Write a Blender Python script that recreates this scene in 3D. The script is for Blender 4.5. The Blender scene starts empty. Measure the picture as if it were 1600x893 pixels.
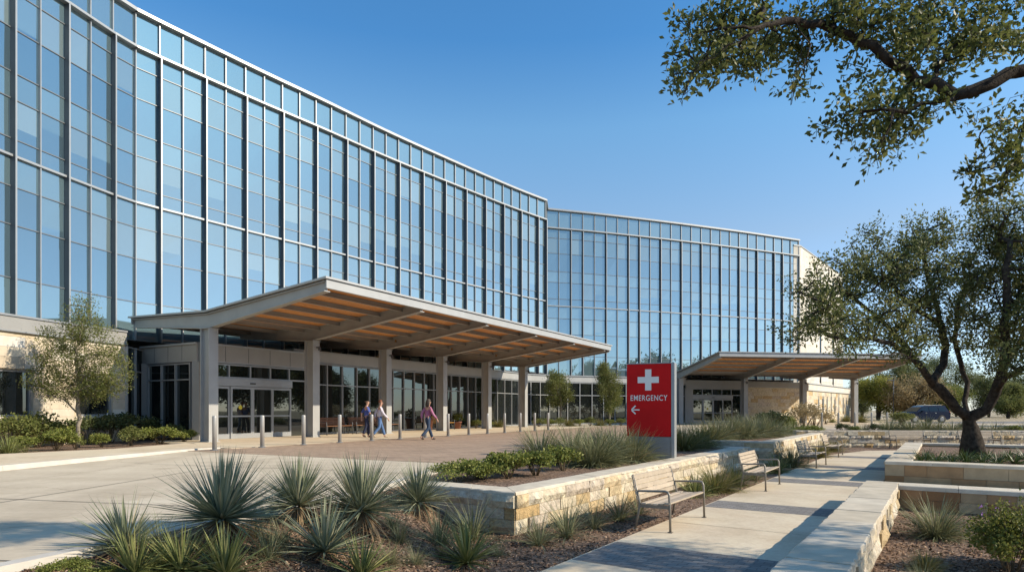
import bpy, bmesh, math, random
import numpy as np
from mathutils import Vector, Matrix, noise
from mathutils.geometry import tessellate_polygon

R = math.radians
SC = bpy.context.scene
COL = SC.collection
V = Vector

# ------------------------------------------------------------------ helpers
def P(u, v, Y=None, z=None):
    """a point of the place from where it sits on the 1600 px wide picture: at depth Y, or on level z"""
    if Y is None:
        Y = (1.3 - z) * 1000.0 / (v - 640.0)
    return V(((u - 800.0) / 1000.0 * Y, Y, 1.3 + (640.0 - v) / 1000.0 * Y))

class MB:
    def __init__(s):
        s.v = []; s.f = []; s.m = []; s.t = []; s.uv = None
    def face(s, pts, m=0, t=None):
        i = len(s.v)
        s.v += [tuple(p) for p in pts]
        s.f.append(tuple(range(i, i + len(pts)))); s.m.append(m); s.t.append(random.random() if t is None else t)
    def add(s, verts, faces, m=0, t=None):
        i = len(s.v)
        s.v += [tuple(p) for p in verts]
        tt = random.random() if t is None else t
        for f in faces:
            s.f.append(tuple(i + k for k in f)); s.m.append(m); s.t.append(tt)
    def obox(s, c, ax, ay, az, m=0, t=None):
        """box about c with half-extent vectors"""
        c = V(c); ax = V(ax); ay = V(ay); az = V(az)
        vs = [c + i * ax + j * ay + k * az for k in (-1, 1) for j in (-1, 1) for i in (-1, 1)]
        s.add(vs, [(0, 2, 3, 1), (4, 5, 7, 6), (0, 1, 5, 4), (2, 6, 7, 3), (0, 4, 6, 2), (1, 3, 7, 5)], m, t)
    def box(s, x0, x1, y0, y1, z0, z1, m=0, t=None):
        s.obox(((x0 + x1) / 2, (y0 + y1) / 2, (z0 + z1) / 2), ((x1 - x0) / 2, 0, 0), (0, (y1 - y0) / 2, 0), (0, 0, (z1 - z0) / 2), m, t)
    def bbox(s, x0, x1, y0, y1, z0, z1, b=.01, m=0, t=None):
        """box with chamfered edges"""
        i0 = len(s.v); bm = bmesh.new()
        bmesh.ops.create_cube(bm, size=1)
        for v in bm.verts:
            v.co = V(((x0 + x1) / 2 + v.co.x * (x1 - x0), (y0 + y1) / 2 + v.co.y * (y1 - y0), (z0 + z1) / 2 + v.co.z * (z1 - z0)))
        bmesh.ops.bevel(bm, geom=bm.edges[:], offset=b, segments=2, profile=.5, affect='EDGES')
        bm.verts.index_update()
        s.add([v.co for v in bm.verts], [[v.index for v in f.verts] for f in bm.faces], m, t); bm.free()
    def bar(s, a, b, w, h, up=(0, 0, 1), m=0, t=None):
        a = V(a); b = V(b); d = (b - a); L = d.length; d /= L
        u = V(up); sd = d.cross(u)
        if sd.length < 1e-5: sd = d.cross(V((1, 0, 0)))
        sd.normalize(); u = sd.cross(d)
        s.obox((a + b) / 2, d * L / 2, sd * w / 2, u * h / 2, m, t)
    def tube(s, pts, rad, n=8, m=0, t=None, cap=True):
        pts = [V(p) for p in pts]
        if not hasattr(rad, '__len__'): rad = [rad] * len(pts)
        i0 = len(s.v); ring = []
        prev = None
        for k, p in enumerate(pts):
            d = (pts[min(k + 1, len(pts) - 1)] - pts[max(k - 1, 0)]).normalized()
            if prev is None:
                sd = d.orthogonal().normalized()
            else:
                sd = (prev - d * prev.dot(d))
                sd = sd.normalized() if sd.length > 1e-6 else d.orthogonal().normalized()
            prev = sd; up = d.cross(sd)
            for j in range(n):
                a = 2 * math.pi * j / n
                ring.append(p + (sd * math.cos(a) + up * math.sin(a)) * rad[k])
        fs = []
        for k in range(len(pts) - 1):
            for j in range(n):
                a = k * n + j; b = k * n + (j + 1) % n
                fs.append((a, b, b + n, a + n))
        if cap:
            fs.append(tuple(range(n - 1, -1, -1))); q = (len(pts) - 1) * n
            fs.append(tuple(range(q, q + n)))
        s.add(ring, fs, m, t)
    def prism(s, poly, d, m=0, t=None):
        """closed outline poly (3D points) swept by vector d"""
        n = len(poly); poly = [V(p) for p in poly]; d = V(d)
        fs = [tuple(range(n - 1, -1, -1)), tuple(range(n, 2 * n))]
        fs += [(i, (i + 1) % n, n + (i + 1) % n, n + i) for i in range(n)]
        s.add(poly + [p + d for p in poly], fs, m, t)
    def lathe(s, prof, c=(0, 0, 0), n=20, m=0, t=None):
        c = V(c); vs = []; fs = []
        for r, z in prof:
            for j in range(n):
                a = 2 * math.pi * j / n
                vs.append(c + V((r * math.cos(a), r * math.sin(a), z)))
        for k in range(len(prof) - 1):
            for j in range(n):
                a = k * n + j; b = k * n + (j + 1) % n
                fs.append((a, b, b + n, a + n))
        fs.append(tuple(range(n - 1, -1, -1))); q = (len(prof) - 1) * n
        fs.append(tuple(range(q, q + n)))
        s.add(vs, fs, m, t)
    def build(s, name, mats, parent=None, smooth=False, world=True, fix=False):
        me = bpy.data.meshes.new(name)
        off = V((0, 0, 0))
        if parent is not None and world:
            q = parent
            while q is not None:
                off += q.location; q = q.parent
        vv = s.v if off.length == 0 else [(a - off.x, b - off.y, c - off.z) for a, b, c in s.v]
        me.from_pydata(vv, [], s.f)
        if not isinstance(mats, (list, tuple)): mats = [mats]
        for m in mats: me.materials.append(m)
        me.polygons.foreach_set('material_index', s.m)
        at = me.attributes.new('tint', 'FLOAT', 'FACE'); at.data.foreach_set('value', s.t)
        if smooth: me.polygons.foreach_set('use_smooth', [True] * len(s.f))
        me.update()
        if fix:
            bm = bmesh.new(); bm.from_mesh(me); bmesh.ops.recalc_face_normals(bm, faces=bm.faces[:]); bm.to_mesh(me); bm.free()
        o = bpy.data.objects.new(name, me); COL.objects.link(o)
        if parent is not None: o.parent = parent
        return o

def np_mesh(name, verts, faces, tint, mat, parent=None, smooth=False, loc=None):
    """big mesh of equal-sided faces from numpy arrays"""
    me = bpy.data.meshes.new(name)
    nv = len(verts); nf, k = faces.shape
    me.vertices.add(nv); me.vertices.foreach_set('co', np.ascontiguousarray(verts, dtype=np.float32).ravel())
    me.loops.add(nf * k); me.loops.foreach_set('vertex_index', np.ascontiguousarray(faces, dtype=np.int32).ravel())
    me.polygons.add(nf)
    me.polygons.foreach_set('loop_start', np.arange(0, nf * k, k, dtype=np.int32))
    me.polygons.foreach_set('loop_total', np.full(nf, k, dtype=np.int32))
    for m in (mat if isinstance(mat, (list, tuple)) else [mat]): me.materials.append(m)
    at = me.attributes.new('tint', 'FLOAT', 'FACE'); at.data.foreach_set('value', np.ascontiguousarray(tint, dtype=np.float32))
    if smooth: me.polygons.foreach_set('use_smooth', np.ones(nf, dtype=bool))
    me.update(); me.validate()
    o = bpy.data.objects.new(name, me); COL.objects.link(o)
    if parent is not None: o.parent = parent
    return o

def tag(o, label=None, cat=None, group=None, kind=None):
    if label: o['label'] = label
    if cat: o['category'] = cat
    if group: o['group'] = group
    if kind: o['kind'] = kind
    return o

def thing(name, label, cat, loc=(0, 0, 0), rz=0, group=None):
    o = bpy.data.objects.new(name, None); COL.objects.link(o)
    o.empty_display_size = .2
    o.location = loc; o.rotation_euler = (0, 0, rz)
    return tag(o, label, cat, group, 'thing')

def dup(root, loc, rz=0, label=None, scale=None, group=None):
    r = root.copy(); COL.objects.link(r); r.location = loc; r.rotation_euler = (0, 0, rz)
    if label: r['label'] = label
    if group: r['group'] = group
    if scale: r.scale = (scale,) * 3 if not hasattr(scale, '__len__') else scale
    for ch in list(root.children):
        c = ch.copy(); COL.objects.link(c); c.parent = r
        for g in list(ch.children):
            d = g.copy(); COL.objects.link(d); d.parent = c
    return r

# ------------------------------------------------------------------ materials
def new_mat(name):
    m = bpy.data.materials.new(name); m.use_nodes = True
    nt = m.node_tree; b = nt.nodes['Principled BSDF']
    return m, nt, b

def L(nt, a, b): nt.links.new(a, b)

def nd(nt, typ, **kw):
    n = nt.nodes.new(typ)
    for k, v in kw.items(): setattr(n, k, v)
    return n

def ramp(nt, fac, stops):
    r = nd(nt, 'ShaderNodeValToRGB')
    el = r.color_ramp.elements
    while len(el) < len(stops): el.new(.5)
    for e, (p, c) in zip(el, stops):
        e.position = p; e.color = (*c, 1)
    L(nt, fac, r.inputs['Fac']); return r.outputs['Color']

def mixc(nt, fac, a, b, typ='MIX'):
    n = nd(nt, 'ShaderNodeMix', data_type='RGBA', blend_type=typ)
    for sock, val in ((n.inputs[0], fac), (n.inputs[6], a), (n.inputs[7], b)):
        if hasattr(val, 'is_linked'): L(nt, val, sock)
        elif hasattr(val, '__len__'): sock.default_value = (*val, 1)
        else: sock.default_value = val
    return n.outputs[2]

def texco(nt, scale=(1, 1, 1), rot=(0, 0, 0), kind='Object'):
    c = nd(nt, 'ShaderNodeTexCoord'); mp = nd(nt, 'ShaderNodeMapping')
    if kind == 'World':
        g = nd(nt, 'ShaderNodeNewGeometry'); L(nt, g.outputs['Position'], mp.inputs['Vector'])
    else:
        L(nt, c.outputs[kind], mp.inputs['Vector'])
    mp.inputs['Scale'].default_value = scale; mp.inputs['Rotation'].default_value = rot
    return mp.outputs['Vector']

def nz(nt, vec, scale, detail=4, rough=.55, dist=0):
    n = nd(nt, 'ShaderNodeTexNoise'); n.inputs['Scale'].default_value = scale; n.inputs['Detail'].default_value = detail
    n.inputs['Roughness'].default_value = rough; n.inputs['Distortion'].default_value = dist
    L(nt, vec, n.inputs['Vector']); return n.outputs['Fac']

def bump(nt, b, height, strength=.3, dist=.02):
    n = nd(nt, 'ShaderNodeBump'); n.inputs['Strength'].default_value = strength; n.inputs['Distance'].default_value = dist
    L(nt, height, n.inputs['Height']); L(nt, n.outputs['Normal'], b.inputs['Normal'])

def simple(name, col, rough=.5, metal=0, var=.12, scale=3, bstr=0, kind='Object', spec=None):
    m, nt, b = new_mat(name)
    v = texco(nt, kind=kind); f = nz(nt, v, scale, 5)
    lo = tuple(c * (1 - var) for c in col); hi = tuple(min(1, c * (1 + var)) for c in col)
    L(nt, ramp(nt, f, [(.3, lo), (.7, hi)]), b.inputs['Base Color'])
    b.inputs['Roughness'].default_value = rough; b.inputs['Metallic'].default_value = metal
    if spec is not None: b.inputs['Specular IOR Level'].default_value = spec
    if bstr: bump(nt, b, nz(nt, v, scale * 6, 4), bstr, .01)
    return m

def tinted(name, stops, rough=.6, noise_scale=4, noise_amt=.35, bstr=.0, bscale=20, trans=0, spec=.3, metal=0, bdist=.01):
    """colour picked per face by the 'tint' attribute, then mottled"""
    m, nt, b = new_mat(name)
    a = nd(nt, 'ShaderNodeAttribute', attribute_name='tint')
    c = ramp(nt, a.outputs['Fac'], stops)
    v = texco(nt, kind='World')
    f = nz(nt, v, noise_scale, 5)
    c2 = mixc(nt, noise_amt, c, ramp(nt, f, [(.3, (.35, .35, .35)), (.7, (.75, .75, .75))]), 'OVERLAY')
    L(nt, c2, b.inputs['Base Color'])
    b.inputs['Roughness'].default_value = rough; b.inputs['Specular IOR Level'].default_value = spec; b.inputs['Metallic'].default_value = metal
    if bstr: bump(nt, b, nz(nt, v, bscale, 6, .65), bstr, bdist)
    if trans:
        t = nd(nt, 'ShaderNodeBsdfTranslucent'); L(nt, c2, t.inputs['Color'])
        mx = nd(nt, 'ShaderNodeMixShader'); mx.inputs[0].default_value = trans
        out = nt.nodes['Material Output']
        L(nt, b.outputs[0], mx.inputs[1]); L(nt, t.outputs[0], mx.inputs[2]); L(nt, mx.outputs[0], out.inputs['Surface'])
    return m

def glass_mat(name, base, refl=.6, gtint=(.8, .9, .95), rough=.015, blind=None):
    """coated glazing: a mirror-like coat over a dark or blind-lined pane"""
    m, nt, b = new_mat(name)
    a = nd(nt, 'ShaderNodeAttribute', attribute_name='tint')
    lo = tuple(c * .8 for c in base); hi = tuple(min(1, c * 1.2) for c in base)
    L(nt, ramp(nt, a.outputs['Fac'], [(0, lo), (1, hi)]), b.inputs['Base Color'])
    b.inputs['Roughness'].default_value = .5; b.inputs['Specular IOR Level'].default_value = 0
    g = nd(nt, 'ShaderNodeBsdfGlossy'); g.inputs['Roughness'].default_value = rough
    g.inputs['Color'].default_value = (*gtint, 1)
    lw = nd(nt, 'ShaderNodeLayerWeight'); lw.inputs['Blend'].default_value = .35
    mr = nd(nt, 'ShaderNodeMapRange'); L(nt, lw.outputs['Facing'], mr.inputs['Value'])
    mr.inputs['To Min'].default_value = refl * .8; mr.inputs['To Max'].default_value = min(1, refl * 1.5)
    mx = nd(nt, 'ShaderNodeMixShader'); L(nt, mr.outputs[0], mx.inputs[0])
    L(nt, b.outputs[0], mx.inputs[1]); L(nt, g.outputs[0], mx.inputs[2])
    L(nt, mx.outputs[0], nt.nodes['Material Output'].inputs['Surface'])
    v = texco(nt, kind='World')
    bp = nd(nt, 'ShaderNodeBump'); bp.inputs['Strength'].default_value = .09; bp.inputs['Distance'].default_value = .012
    L(nt, nz(nt, v, .9, 1), bp.inputs['Height']); L(nt, bp.outputs['Normal'], g.inputs['Normal'])
    return m

M = {}
M['alu'] = simple('silver aluminium', (.31, .32, .325), .42, .35, .05, 2)
M['alu_grey'] = simple('grey aluminium', (.27, .275, .28), .45, .3, .06, 2)
M['transom'] = simple('grey transom', (.15, .16, .17), .45, .3, .05, 2)
M['fin'] = simple('dark fin metal', (.085, .093, .105), .45, .3, .06, 2)
M['steel'] = simple('painted grey steel', (.335, .335, .325), .5, .1, .08, 1.5)
M['roof_metal'] = simple('roof edge metal', (.37, .37, .36), .45, .2, .06, 1.5)
M['panel'] = simple('metal cladding panel', (.285, .28, .265), .5, .1, .06, 1.2)
M['g_vision'] = glass_mat('blue vision glass', (.075, .115, .135), .54, (.44, .585, .655))
M['g_span'] = glass_mat('pale spandrel glass', (.115, .17, .185), .50, (.48, .62, .68))
M['g_blind'] = glass_mat('glass over a drawn blind', (.165, .215, .22), .46, (.48, .62, .68))
M['g_dark'] = glass_mat('dark storefront glass', (.012, .014, .014), .13, (.8, .9, .9))
M['stone_b'] = tinted('cut limestone', [(0, (.40, .33, .24)), (.25, (.50, .43, .33)), (.5, (.56, .50, .41)), (.75, (.50, .41, .28)), (1, (.60, .55, .47))], .85, 2.2, .35, .5, 14)
M['stone_w'] = tinted('rough limestone', [(0, (.42, .29, .14)), (.10, (.47, .36, .21)), (.25, (.51, .43, .30)), (.7, (.55, .48, .37)), (.9, (.50, .43, .34)), (1, (.42, .35, .27))], .9, 7, .75, 1.0, 13, bdist=.05)
M['stone_s'] = tinted('sawn limestone course', [(0, (.27, .145, .065)), (.3, (.33, .20, .10)), (.6, (.38, .27, .155)), (1, (.43, .34, .22))], .85, 3.5, .4, .35, 30)  # darkened and warmed: the shade on these walls is put into the colour
M['cap'] = tinted('limestone coping', [(0, (.46, .395, .295)), (.5, (.50, .44, .345)), (1, (.55, .485, .385))], .85, 3, .4, .3, 25)
M['limeblock'] = tinted('pale limestone cladding', [(0, (.54, .49, .41)), (1, (.61, .57, .50))], .85, 1.2, .3, .3, 12)
M['mortar'] = simple('mortar', (.30, .26, .20), .95, 0, .15, 8)
M['bollard'] = simple('bollard metal', (.37, .36, .34), .45, .3, .08, 4)
M['slat'] = tinted('weathered bench slat', [(0, (.33, .27, .20)), (1, (.47, .39, .30))], .7, 6, .3, .1, 40)
M['bench_metal'] = simple('bench frame metal', (.24, .215, .18), .45, .4, .1, 6)
M['brown_slat'] = tinted('brown bench slat', [(0, (.16, .075, .04)), (1, (.26, .13, .07))], .6, 6, .3)
M['orange_slat'] = tinted('honey bench slat', [(0, (.42, .22, .05)), (1, (.55, .30, .08))], .6, 6, .3)
M['terracotta'] = simple('terracotta', (.22, .085, .05), .7, 0, .15, 8)
M['black'] = simple('black rubber', (.02, .02, .02), .6, 0, .1, 5)
M['red'] = simple('sign red', (.56, .007, .008), .5, 0, .10, 1.2, spec=.15)
M['white'] = simple('sign white', (.80, .78, .74), .5, 0, .03, 3)
M['sign_grey'] = simple('sign plinth grey', (.25, .25, .25), .5, .2, .08, 3)
M['bark'] = simple('oak bark', (.045, .037, .030), .95, 0, .6, 9, 1.0, 'World', spec=.1)
M['bark_pale'] = simple('pale bark', (.22, .185, .14), .95, 0, .3, 12, .6, 'World')
M['leaf_oak'] = tinted('oak leaf', [(0, (.06, .075, .02)), (.45, (.115, .135, .038)), (.8, (.17, .18, .055)), (1, (.20, .19, .065))], .45, 3, .3, trans=.4, spec=.2)
M['leaf_oak_far'] = tinted('oak leaf in the mid distance', [(0, (.075, .095, .03)), (.5, (.14, .16, .058)), (.85, (.20, .20, .078)), (1, (.22, .20, .09))], .5, 3, .3, trans=.45, spec=.15)
M['leaf_young'] = tinted('young oak leaf', [(0, (.085, .105, .025)), (.5, (.16, .18, .055)), (1, (.24, .23, .085))], .55, 3, .3, trans=.4, spec=.15)
M['leaf_shrub'] = tinted('shrub leaf', [(0, (.085, .11, .02)), (.5, (.17, .195, .042)), (1, (.28, .27, .08))], .5, 3, .3, trans=.3, spec=.2)
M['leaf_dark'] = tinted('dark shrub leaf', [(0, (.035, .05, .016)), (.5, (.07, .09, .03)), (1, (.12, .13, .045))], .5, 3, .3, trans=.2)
M['leaf_gold'] = tinted('yellowing leaf', [(0, (.14, .155, .03)), (.5, (.24, .25, .055)), (1, (.34, .30, .08))], .55, 3, .3, trans=.4, spec=.15)
M['leaf_rust'] = tinted('rusty leaf', [(0, (.22, .165, .08)), (.5, (.33, .255, .13)), (1, (.40, .32, .19))], .55, 3, .3, trans=.4, spec=.15)
M['yucca'] = tinted('blue green yucca blade', [(0, (.10, .125, .07)), (.5, (.23, .255, .16)), (.85, (.37, .38, .26)), (1, (.45, .37, .22))], .6, 3, .15, trans=.22, spec=.2)
M['yucca_lime'] = tinted('yellow green yucca blade', [(0, (.095, .12, .035)), (.5, (.20, .22, .075)), (1, (.34, .31, .13))], .6, 3, .15, trans=.2, spec=.2)
M['dead'] = tinted('dry straw blade', [(0, (.20, .13, .07)), (1, (.36, .26, .15))], .8, 3, .2, trans=.1)
M['grass_grey'] = tinted('grey green grass blade', [(0, (.10, .115, .05)), (.5, (.20, .21, .105)), (.88, (.31, .30, .17)), (1, (.42, .33, .18))], .6, 3, .2, trans=.25)
M['grass_tan'] = tinted('tan green grass blade', [(0, (.09, .10, .03)), (.5, (.20, .19, .06)), (1, (.34, .26, .12))], .6, 3, .2, trans=.25)
M['leaf_lime'] = tinted('lime shrub leaf', [(0, (.08, .10, .02)), (.5, (.17, .185, .04)), (1, (.28, .26, .08))], .5, 3, .3, trans=.35, spec=.2)
M['flower'] = tinted('mauve petal', [(0, (.30, .13, .48)), (1, (.46, .24, .62))], .6, 5, .1, trans=.2)
M['stem'] = simple('plant stem', (.12, .09, .05), .9, 0, .2, 20)
M['skin'] = simple('skin', (.48, .28, .20), .55, 0, .06, 8)
M['car'] = simple('dark blue car paint', (.006, .011, .035), .22, 0, .05, 2, spec=.2)
M['car_glass'] = glass_mat('car glass', (.008, .010, .014), .05)
M['chrome'] = simple('bright trim', (.6, .6, .6), .2, .9, .03, 5)
M['redlens'] = simple('red lens', (.35, .02, .02), .25, 0, .05, 5)
M['headglass'] = simple('headlight lens', (.7, .7, .7), .15, 0, .05, 5)

def ground_materials():
    # concrete of the drive
    m, nt, b = new_mat('drive concrete'); v = texco(nt, kind='World')
    big = nz(nt, v, .35, 5, .6, .4); fine = nz(nt, v, 9, 5, .7)
    c = ramp(nt, big, [(.3, (.42, .35, .255)), (.52, (.485, .41, .305)), (.75, (.54, .465, .355))])
    sv = texco(nt, (.25, 1.6, 1), (0, 0, R(-42)), 'World'); st = nz(nt, sv, 1.1, 5, .6, .6)
    c = mixc(nt, .35, c, ramp(nt, st, [(.35, (.42, .40, .37)), (.62, (.60, .60, .60))]), 'OVERLAY')
    c = mixc(nt, .45, c, ramp(nt, fine, [(.25, (.40, .40, .40)), (.7, (.62, .62, .62))]), 'OVERLAY')
    # tyre tracks along the sweep of the drive, and old drips
    tv = texco(nt, (1.1, .06, 1), (0, 0, R(22)), 'World'); c = mixc(nt, .5, c, ramp(nt, nz(nt, tv, .9, 3, .6, .3), [(.40, (.40, .39, .38)), (.56, (.52, .52, .52))]), 'OVERLAY')
    dr = nd(nt, 'ShaderNodeTexVoronoi'); dr.inputs['Scale'].default_value = .55; L(nt, texco(nt, kind='World'), dr.inputs['Vector'])
    c = mixc(nt, .4, c, ramp(nt, dr.outputs['Distance'], [(.05, (.30, .28, .26)), (.16, (.5, .5, .5))]), 'OVERLAY')
    # hairline cracks wandering across the slabs
    cv = texco(nt, kind='World'); wn = nd(nt, 'ShaderNodeTexNoise'); wn.inputs['Scale'].default_value = .9; wn.inputs['Detail'].default_value = 6; L(nt, cv, wn.inputs['Vector'])
    av = nd(nt, 'ShaderNodeVectorMath', operation='ADD'); L(nt, cv, av.inputs[0]); L(nt, wn.outputs['Color'], av.inputs[1])
    ck = nd(nt, 'ShaderNodeTexVoronoi', feature='DISTANCE_TO_EDGE'); ck.inputs['Scale'].default_value = .16; L(nt, av.outputs[0], ck.inputs['Vector'])
    c = mixc(nt, .55, c, ramp(nt, ck.outputs['Distance'], [(.0, (.25, .23, .21)), (.0022, (.5, .5, .5))]), 'OVERLAY')
    L(nt, c, b.inputs['Base Color']); b.inputs['Roughness'].default_value = .9; bump(nt, b, fine, .25, .006); M['concrete'] = m
    # walk concrete
    m, nt, b = new_mat('walk concrete'); v = texco(nt, kind='World')
    big = nz(nt, v, .7, 5, .6, .3); fine = nz(nt, v, 14, 5, .7)
    c = ramp(nt, big, [(.3, (.50, .415, .29)), (.55, (.565, .475, .345)), (.75, (.62, .53, .40))])
    c = mixc(nt, .55, c, ramp(nt, fine, [(.25, (.38, .38, .38)), (.7, (.6, .6, .6))]), 'OVERLAY')
    c = mixc(nt, .5, c, ramp(nt, nz(nt, v, .35, 7, .7, 1.2), [(.42, (.40, .385, .36)), (.58, (.54, .54, .54))]), 'OVERLAY')
    L(nt, c, b.inputs['Base Color']); b.inputs['Roughness'].default_value = .9; bump(nt, b, fine, .2, .005); M['walk'] = m
    # dark bands across the path: small grey setts
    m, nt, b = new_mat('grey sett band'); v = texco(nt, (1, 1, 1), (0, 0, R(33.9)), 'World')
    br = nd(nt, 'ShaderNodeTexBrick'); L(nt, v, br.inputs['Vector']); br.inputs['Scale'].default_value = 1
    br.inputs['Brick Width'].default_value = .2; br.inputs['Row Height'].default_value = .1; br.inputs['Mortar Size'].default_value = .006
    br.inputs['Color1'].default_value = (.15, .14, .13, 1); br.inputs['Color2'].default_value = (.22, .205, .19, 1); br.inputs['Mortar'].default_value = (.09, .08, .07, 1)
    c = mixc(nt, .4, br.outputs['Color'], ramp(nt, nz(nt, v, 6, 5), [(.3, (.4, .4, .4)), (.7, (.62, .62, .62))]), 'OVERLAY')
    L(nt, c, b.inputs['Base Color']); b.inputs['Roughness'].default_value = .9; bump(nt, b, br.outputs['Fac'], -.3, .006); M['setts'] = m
    # brown pavers of the forecourt
    m, nt, b = new_mat('brown pavers'); v = texco(nt, (1, 1, 1), (0, 0, R(30)), 'World')
    br = nd(nt, 'ShaderNodeTexBrick'); L(nt, v, br.inputs['Vector']); br.inputs['Scale'].default_value = 1
    br.inputs['Brick Width'].default_value = .4; br.inputs['Row Height'].default_value = .2; br.inputs['Mortar Size'].default_value = .008
    br.inputs['Color1'].default_value = (.285, .20, .135, 1); br.inputs['Color2'].default_value = (.37, .265, .185, 1); br.inputs['Mortar'].default_value = (.15, .11, .085, 1)
    sv = texco(nt, (.3, 1.5, 1), (0, 0, R(-30)), 'World')
    c = mixc(nt, .55, br.outputs['Color'], ramp(nt, nz(nt, sv, .8, 6, .65, .5), [(.3, (.38, .38, .38)), (.7, (.66, .64, .62))]), 'OVERLAY')
    L(nt, c, b.inputs['Base Color']); b.inputs['Roughness'].default_value = .9; M['pavers'] = m
    M['red_edge'] = simple('red paver edge', (.34, .16, .115), .9, 0, .2, 6, .2, 'World')
    M['joint'] = simple('dark joint filler', (.13, .115, .095), .95, 0, .2, 6, 0, 'World')
    M['asphalt'] = simple('worn asphalt', (.16, .15, .14), .95, 0, .2, 2, .2, 'World')
    M['kerb'] = simple('kerb concrete', (.50, .46, .40), .9, 0, .12, 2.5, .2, 'World')
    # mulch near, dry grass far
    m, nt, b = new_mat('mulch and dry grass'); v = texco(nt, kind='World')
    vo = nd(nt, 'ShaderNodeTexVoronoi'); vo.inputs['Scale'].default_value = 22; vo.inputs['Randomness'].default_value = 1
    L(nt, texco(nt, (1, 2.2, 1), (0, 0, .6), 'World'), vo.inputs['Vector'])
    sep = nd(nt, 'ShaderNodeSeparateColor'); L(nt, vo.outputs['Color'], sep.inputs[0])
    mul = ramp(nt, sep.outputs[0], [(0, (.055, .033, .021)), (.45, (.145, .085, .052)), (.8, (.25, .155, .10)), (1, (.36, .26, .18))])
    mul = mixc(nt, .5, mul, ramp(nt, nz(nt, v, 2, 5), [(.3, (.35, .35, .35)), (.7, (.65, .64, .62))]), 'OVERLAY')
    dry = ramp(nt, nz(nt, v, .25, 6, .7), [(.3, (.30, .235, .14)), (.6, (.40, .32, .20)), (.8, (.30, .27, .13))])
    a = nd(nt, 'ShaderNodeAttribute', attribute_name='dry')
    L(nt, mixc(nt, a.outputs['Fac'], mul, dry), b.inputs['Base Color']); b.inputs['Roughness'].default_value = 1
    bump(nt, b, vo.outputs['Distance'], .8, .03); M['ground'] = m
    # timber soffit
    m, nt, b = new_mat('timber soffit'); v = texco(nt, (1, 1, 1), (0, 0, R(-60.1)), 'World')
    br = nd(nt, 'ShaderNodeTexBrick'); L(nt, v, br.inputs['Vector']); br.inputs['Scale'].default_value = 1
    br.inputs['Brick Width'].default_value = 2.6; br.inputs['Row Height'].default_value = .14; br.inputs['Mortar Size'].default_value = .006
    br.inputs['Color1'].default_value = (.56, .235, .07, 1); br.inputs['Color2'].default_value = (.70, .34, .12, 1); br.inputs['Mortar'].default_value = (.10, .035, .012, 1)
    gv = texco(nt, (14, .7, 1), (0, 0, R(-60.1)), 'World')
    c = mixc(nt, .45, br.outputs['Color'], ramp(nt, nz(nt, gv, 2, 5), [(.3, (.38, .38, .38)), (.7, (.62, .62, .62))]), 'OVERLAY')
    L(nt, c, b.inputs['Base Color']); b.inputs['Roughness'].default_value = .55; M['timber'] = m
ground_materials()
# ------------------------------------------------------------------ camera, sun, sky
cam_d = bpy.data.cameras.new('camera'); cam = bpy.data.objects.new('camera', cam_d); COL.objects.link(cam)
cam.location = (0, 0, 1.3); cam.rotation_euler = (R(90), 0, 0)
cam_d.sensor_width = 36; cam_d.lens = 22.5
cam_d.shift_y = (640 - 446.5) / 1600.0
cam_d.clip_end = 3000; cam_d.clip_start = .05
SC.camera = cam

SUN_EL = 31.0
SUN_AZ = V((.98, -.196, 0)).normalized()
sun_dir = V((SUN_AZ.x * math.cos(R(SUN_EL)), SUN_AZ.y * math.cos(R(SUN_EL)), math.sin(R(SUN_EL))))
sd = bpy.data.lights.new('sun', 'SUN'); so = bpy.data.objects.new('sun', sd); COL.objects.link(so)
sd.energy = 3.95; sd.angle = R(.53); sd.color = (1, .875, .69)
so.rotation_euler = (-sun_dir).to_track_quat('-Z', 'Y').to_euler(); so.location = (40, -8, 30)

w = bpy.data.worlds.new('World'); SC.world = w; w.use_nodes = True
nt = w.node_tree; bg = nt.nodes['Background']
sky = nt.nodes.new('ShaderNodeTexSky'); sky.sky_type = 'NISHITA'; sky.sun_disc = False
sky.sun_elevation = R(SUN_EL); sky.sun_rotation = math.atan2(SUN_AZ.x, SUN_AZ.y)
sky.air_density = 1.0; sky.dust_density = .35; sky.ozone_density = 3.0; sky.altitude = 150
tc = nt.nodes.new('ShaderNodeTexCoord'); sx = nt.nodes.new('ShaderNodeSeparateXYZ'); nt.links.new(tc.outputs['Generated'], sx.inputs[0])
rp = nt.nodes.new('ShaderNodeValToRGB'); el = rp.color_ramp.elements
while len(el) < 5: el.new(.5)
for e, (p_, c_) in zip(el, ((0, (.48, .53, .66)), (.25, (.575, .555, .52)), (.40, (.48, .64, .64)), (.50, (.27, .53, .64)), (1, (.23, .50, .63)))): e.position = p_; e.color = (*c_, 1)
nt.links.new(sx.outputs['Z'], rp.inputs['Fac'])
mxs = nt.nodes.new('ShaderNodeMix'); mxs.data_type = 'RGBA'; mxs.blend_type = 'MULTIPLY'; mxs.inputs[0].default_value = 1
nt.links.new(sky.outputs[0], mxs.inputs[6]); nt.links.new(rp.outputs['Color'], mxs.inputs[7])
vm = nt.nodes.new('ShaderNodeVectorMath'); vm.operation = 'SCALE'; vm.inputs['Scale'].default_value = 1.95; nt.links.new(mxs.outputs[2], vm.inputs[0])
nt.links.new(vm.outputs[0], bg.inputs['Color']); bg.inputs['Strength'].default_value = .105
SC.view_settings.view_transform = 'Standard'; SC.view_settings.look = 'None'; SC.view_settings.gamma = 1
SC.view_settings.exposure = 0.74
SC.cycles.use_denoising = True
SC.cycles.max_bounces = 8; SC.cycles.glossy_bounces = 4; SC.cycles.diffuse_bounces = 3; SC.cycles.transmission_bounces = 3
SC.cycles.sample_clamp_indirect = 6

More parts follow.
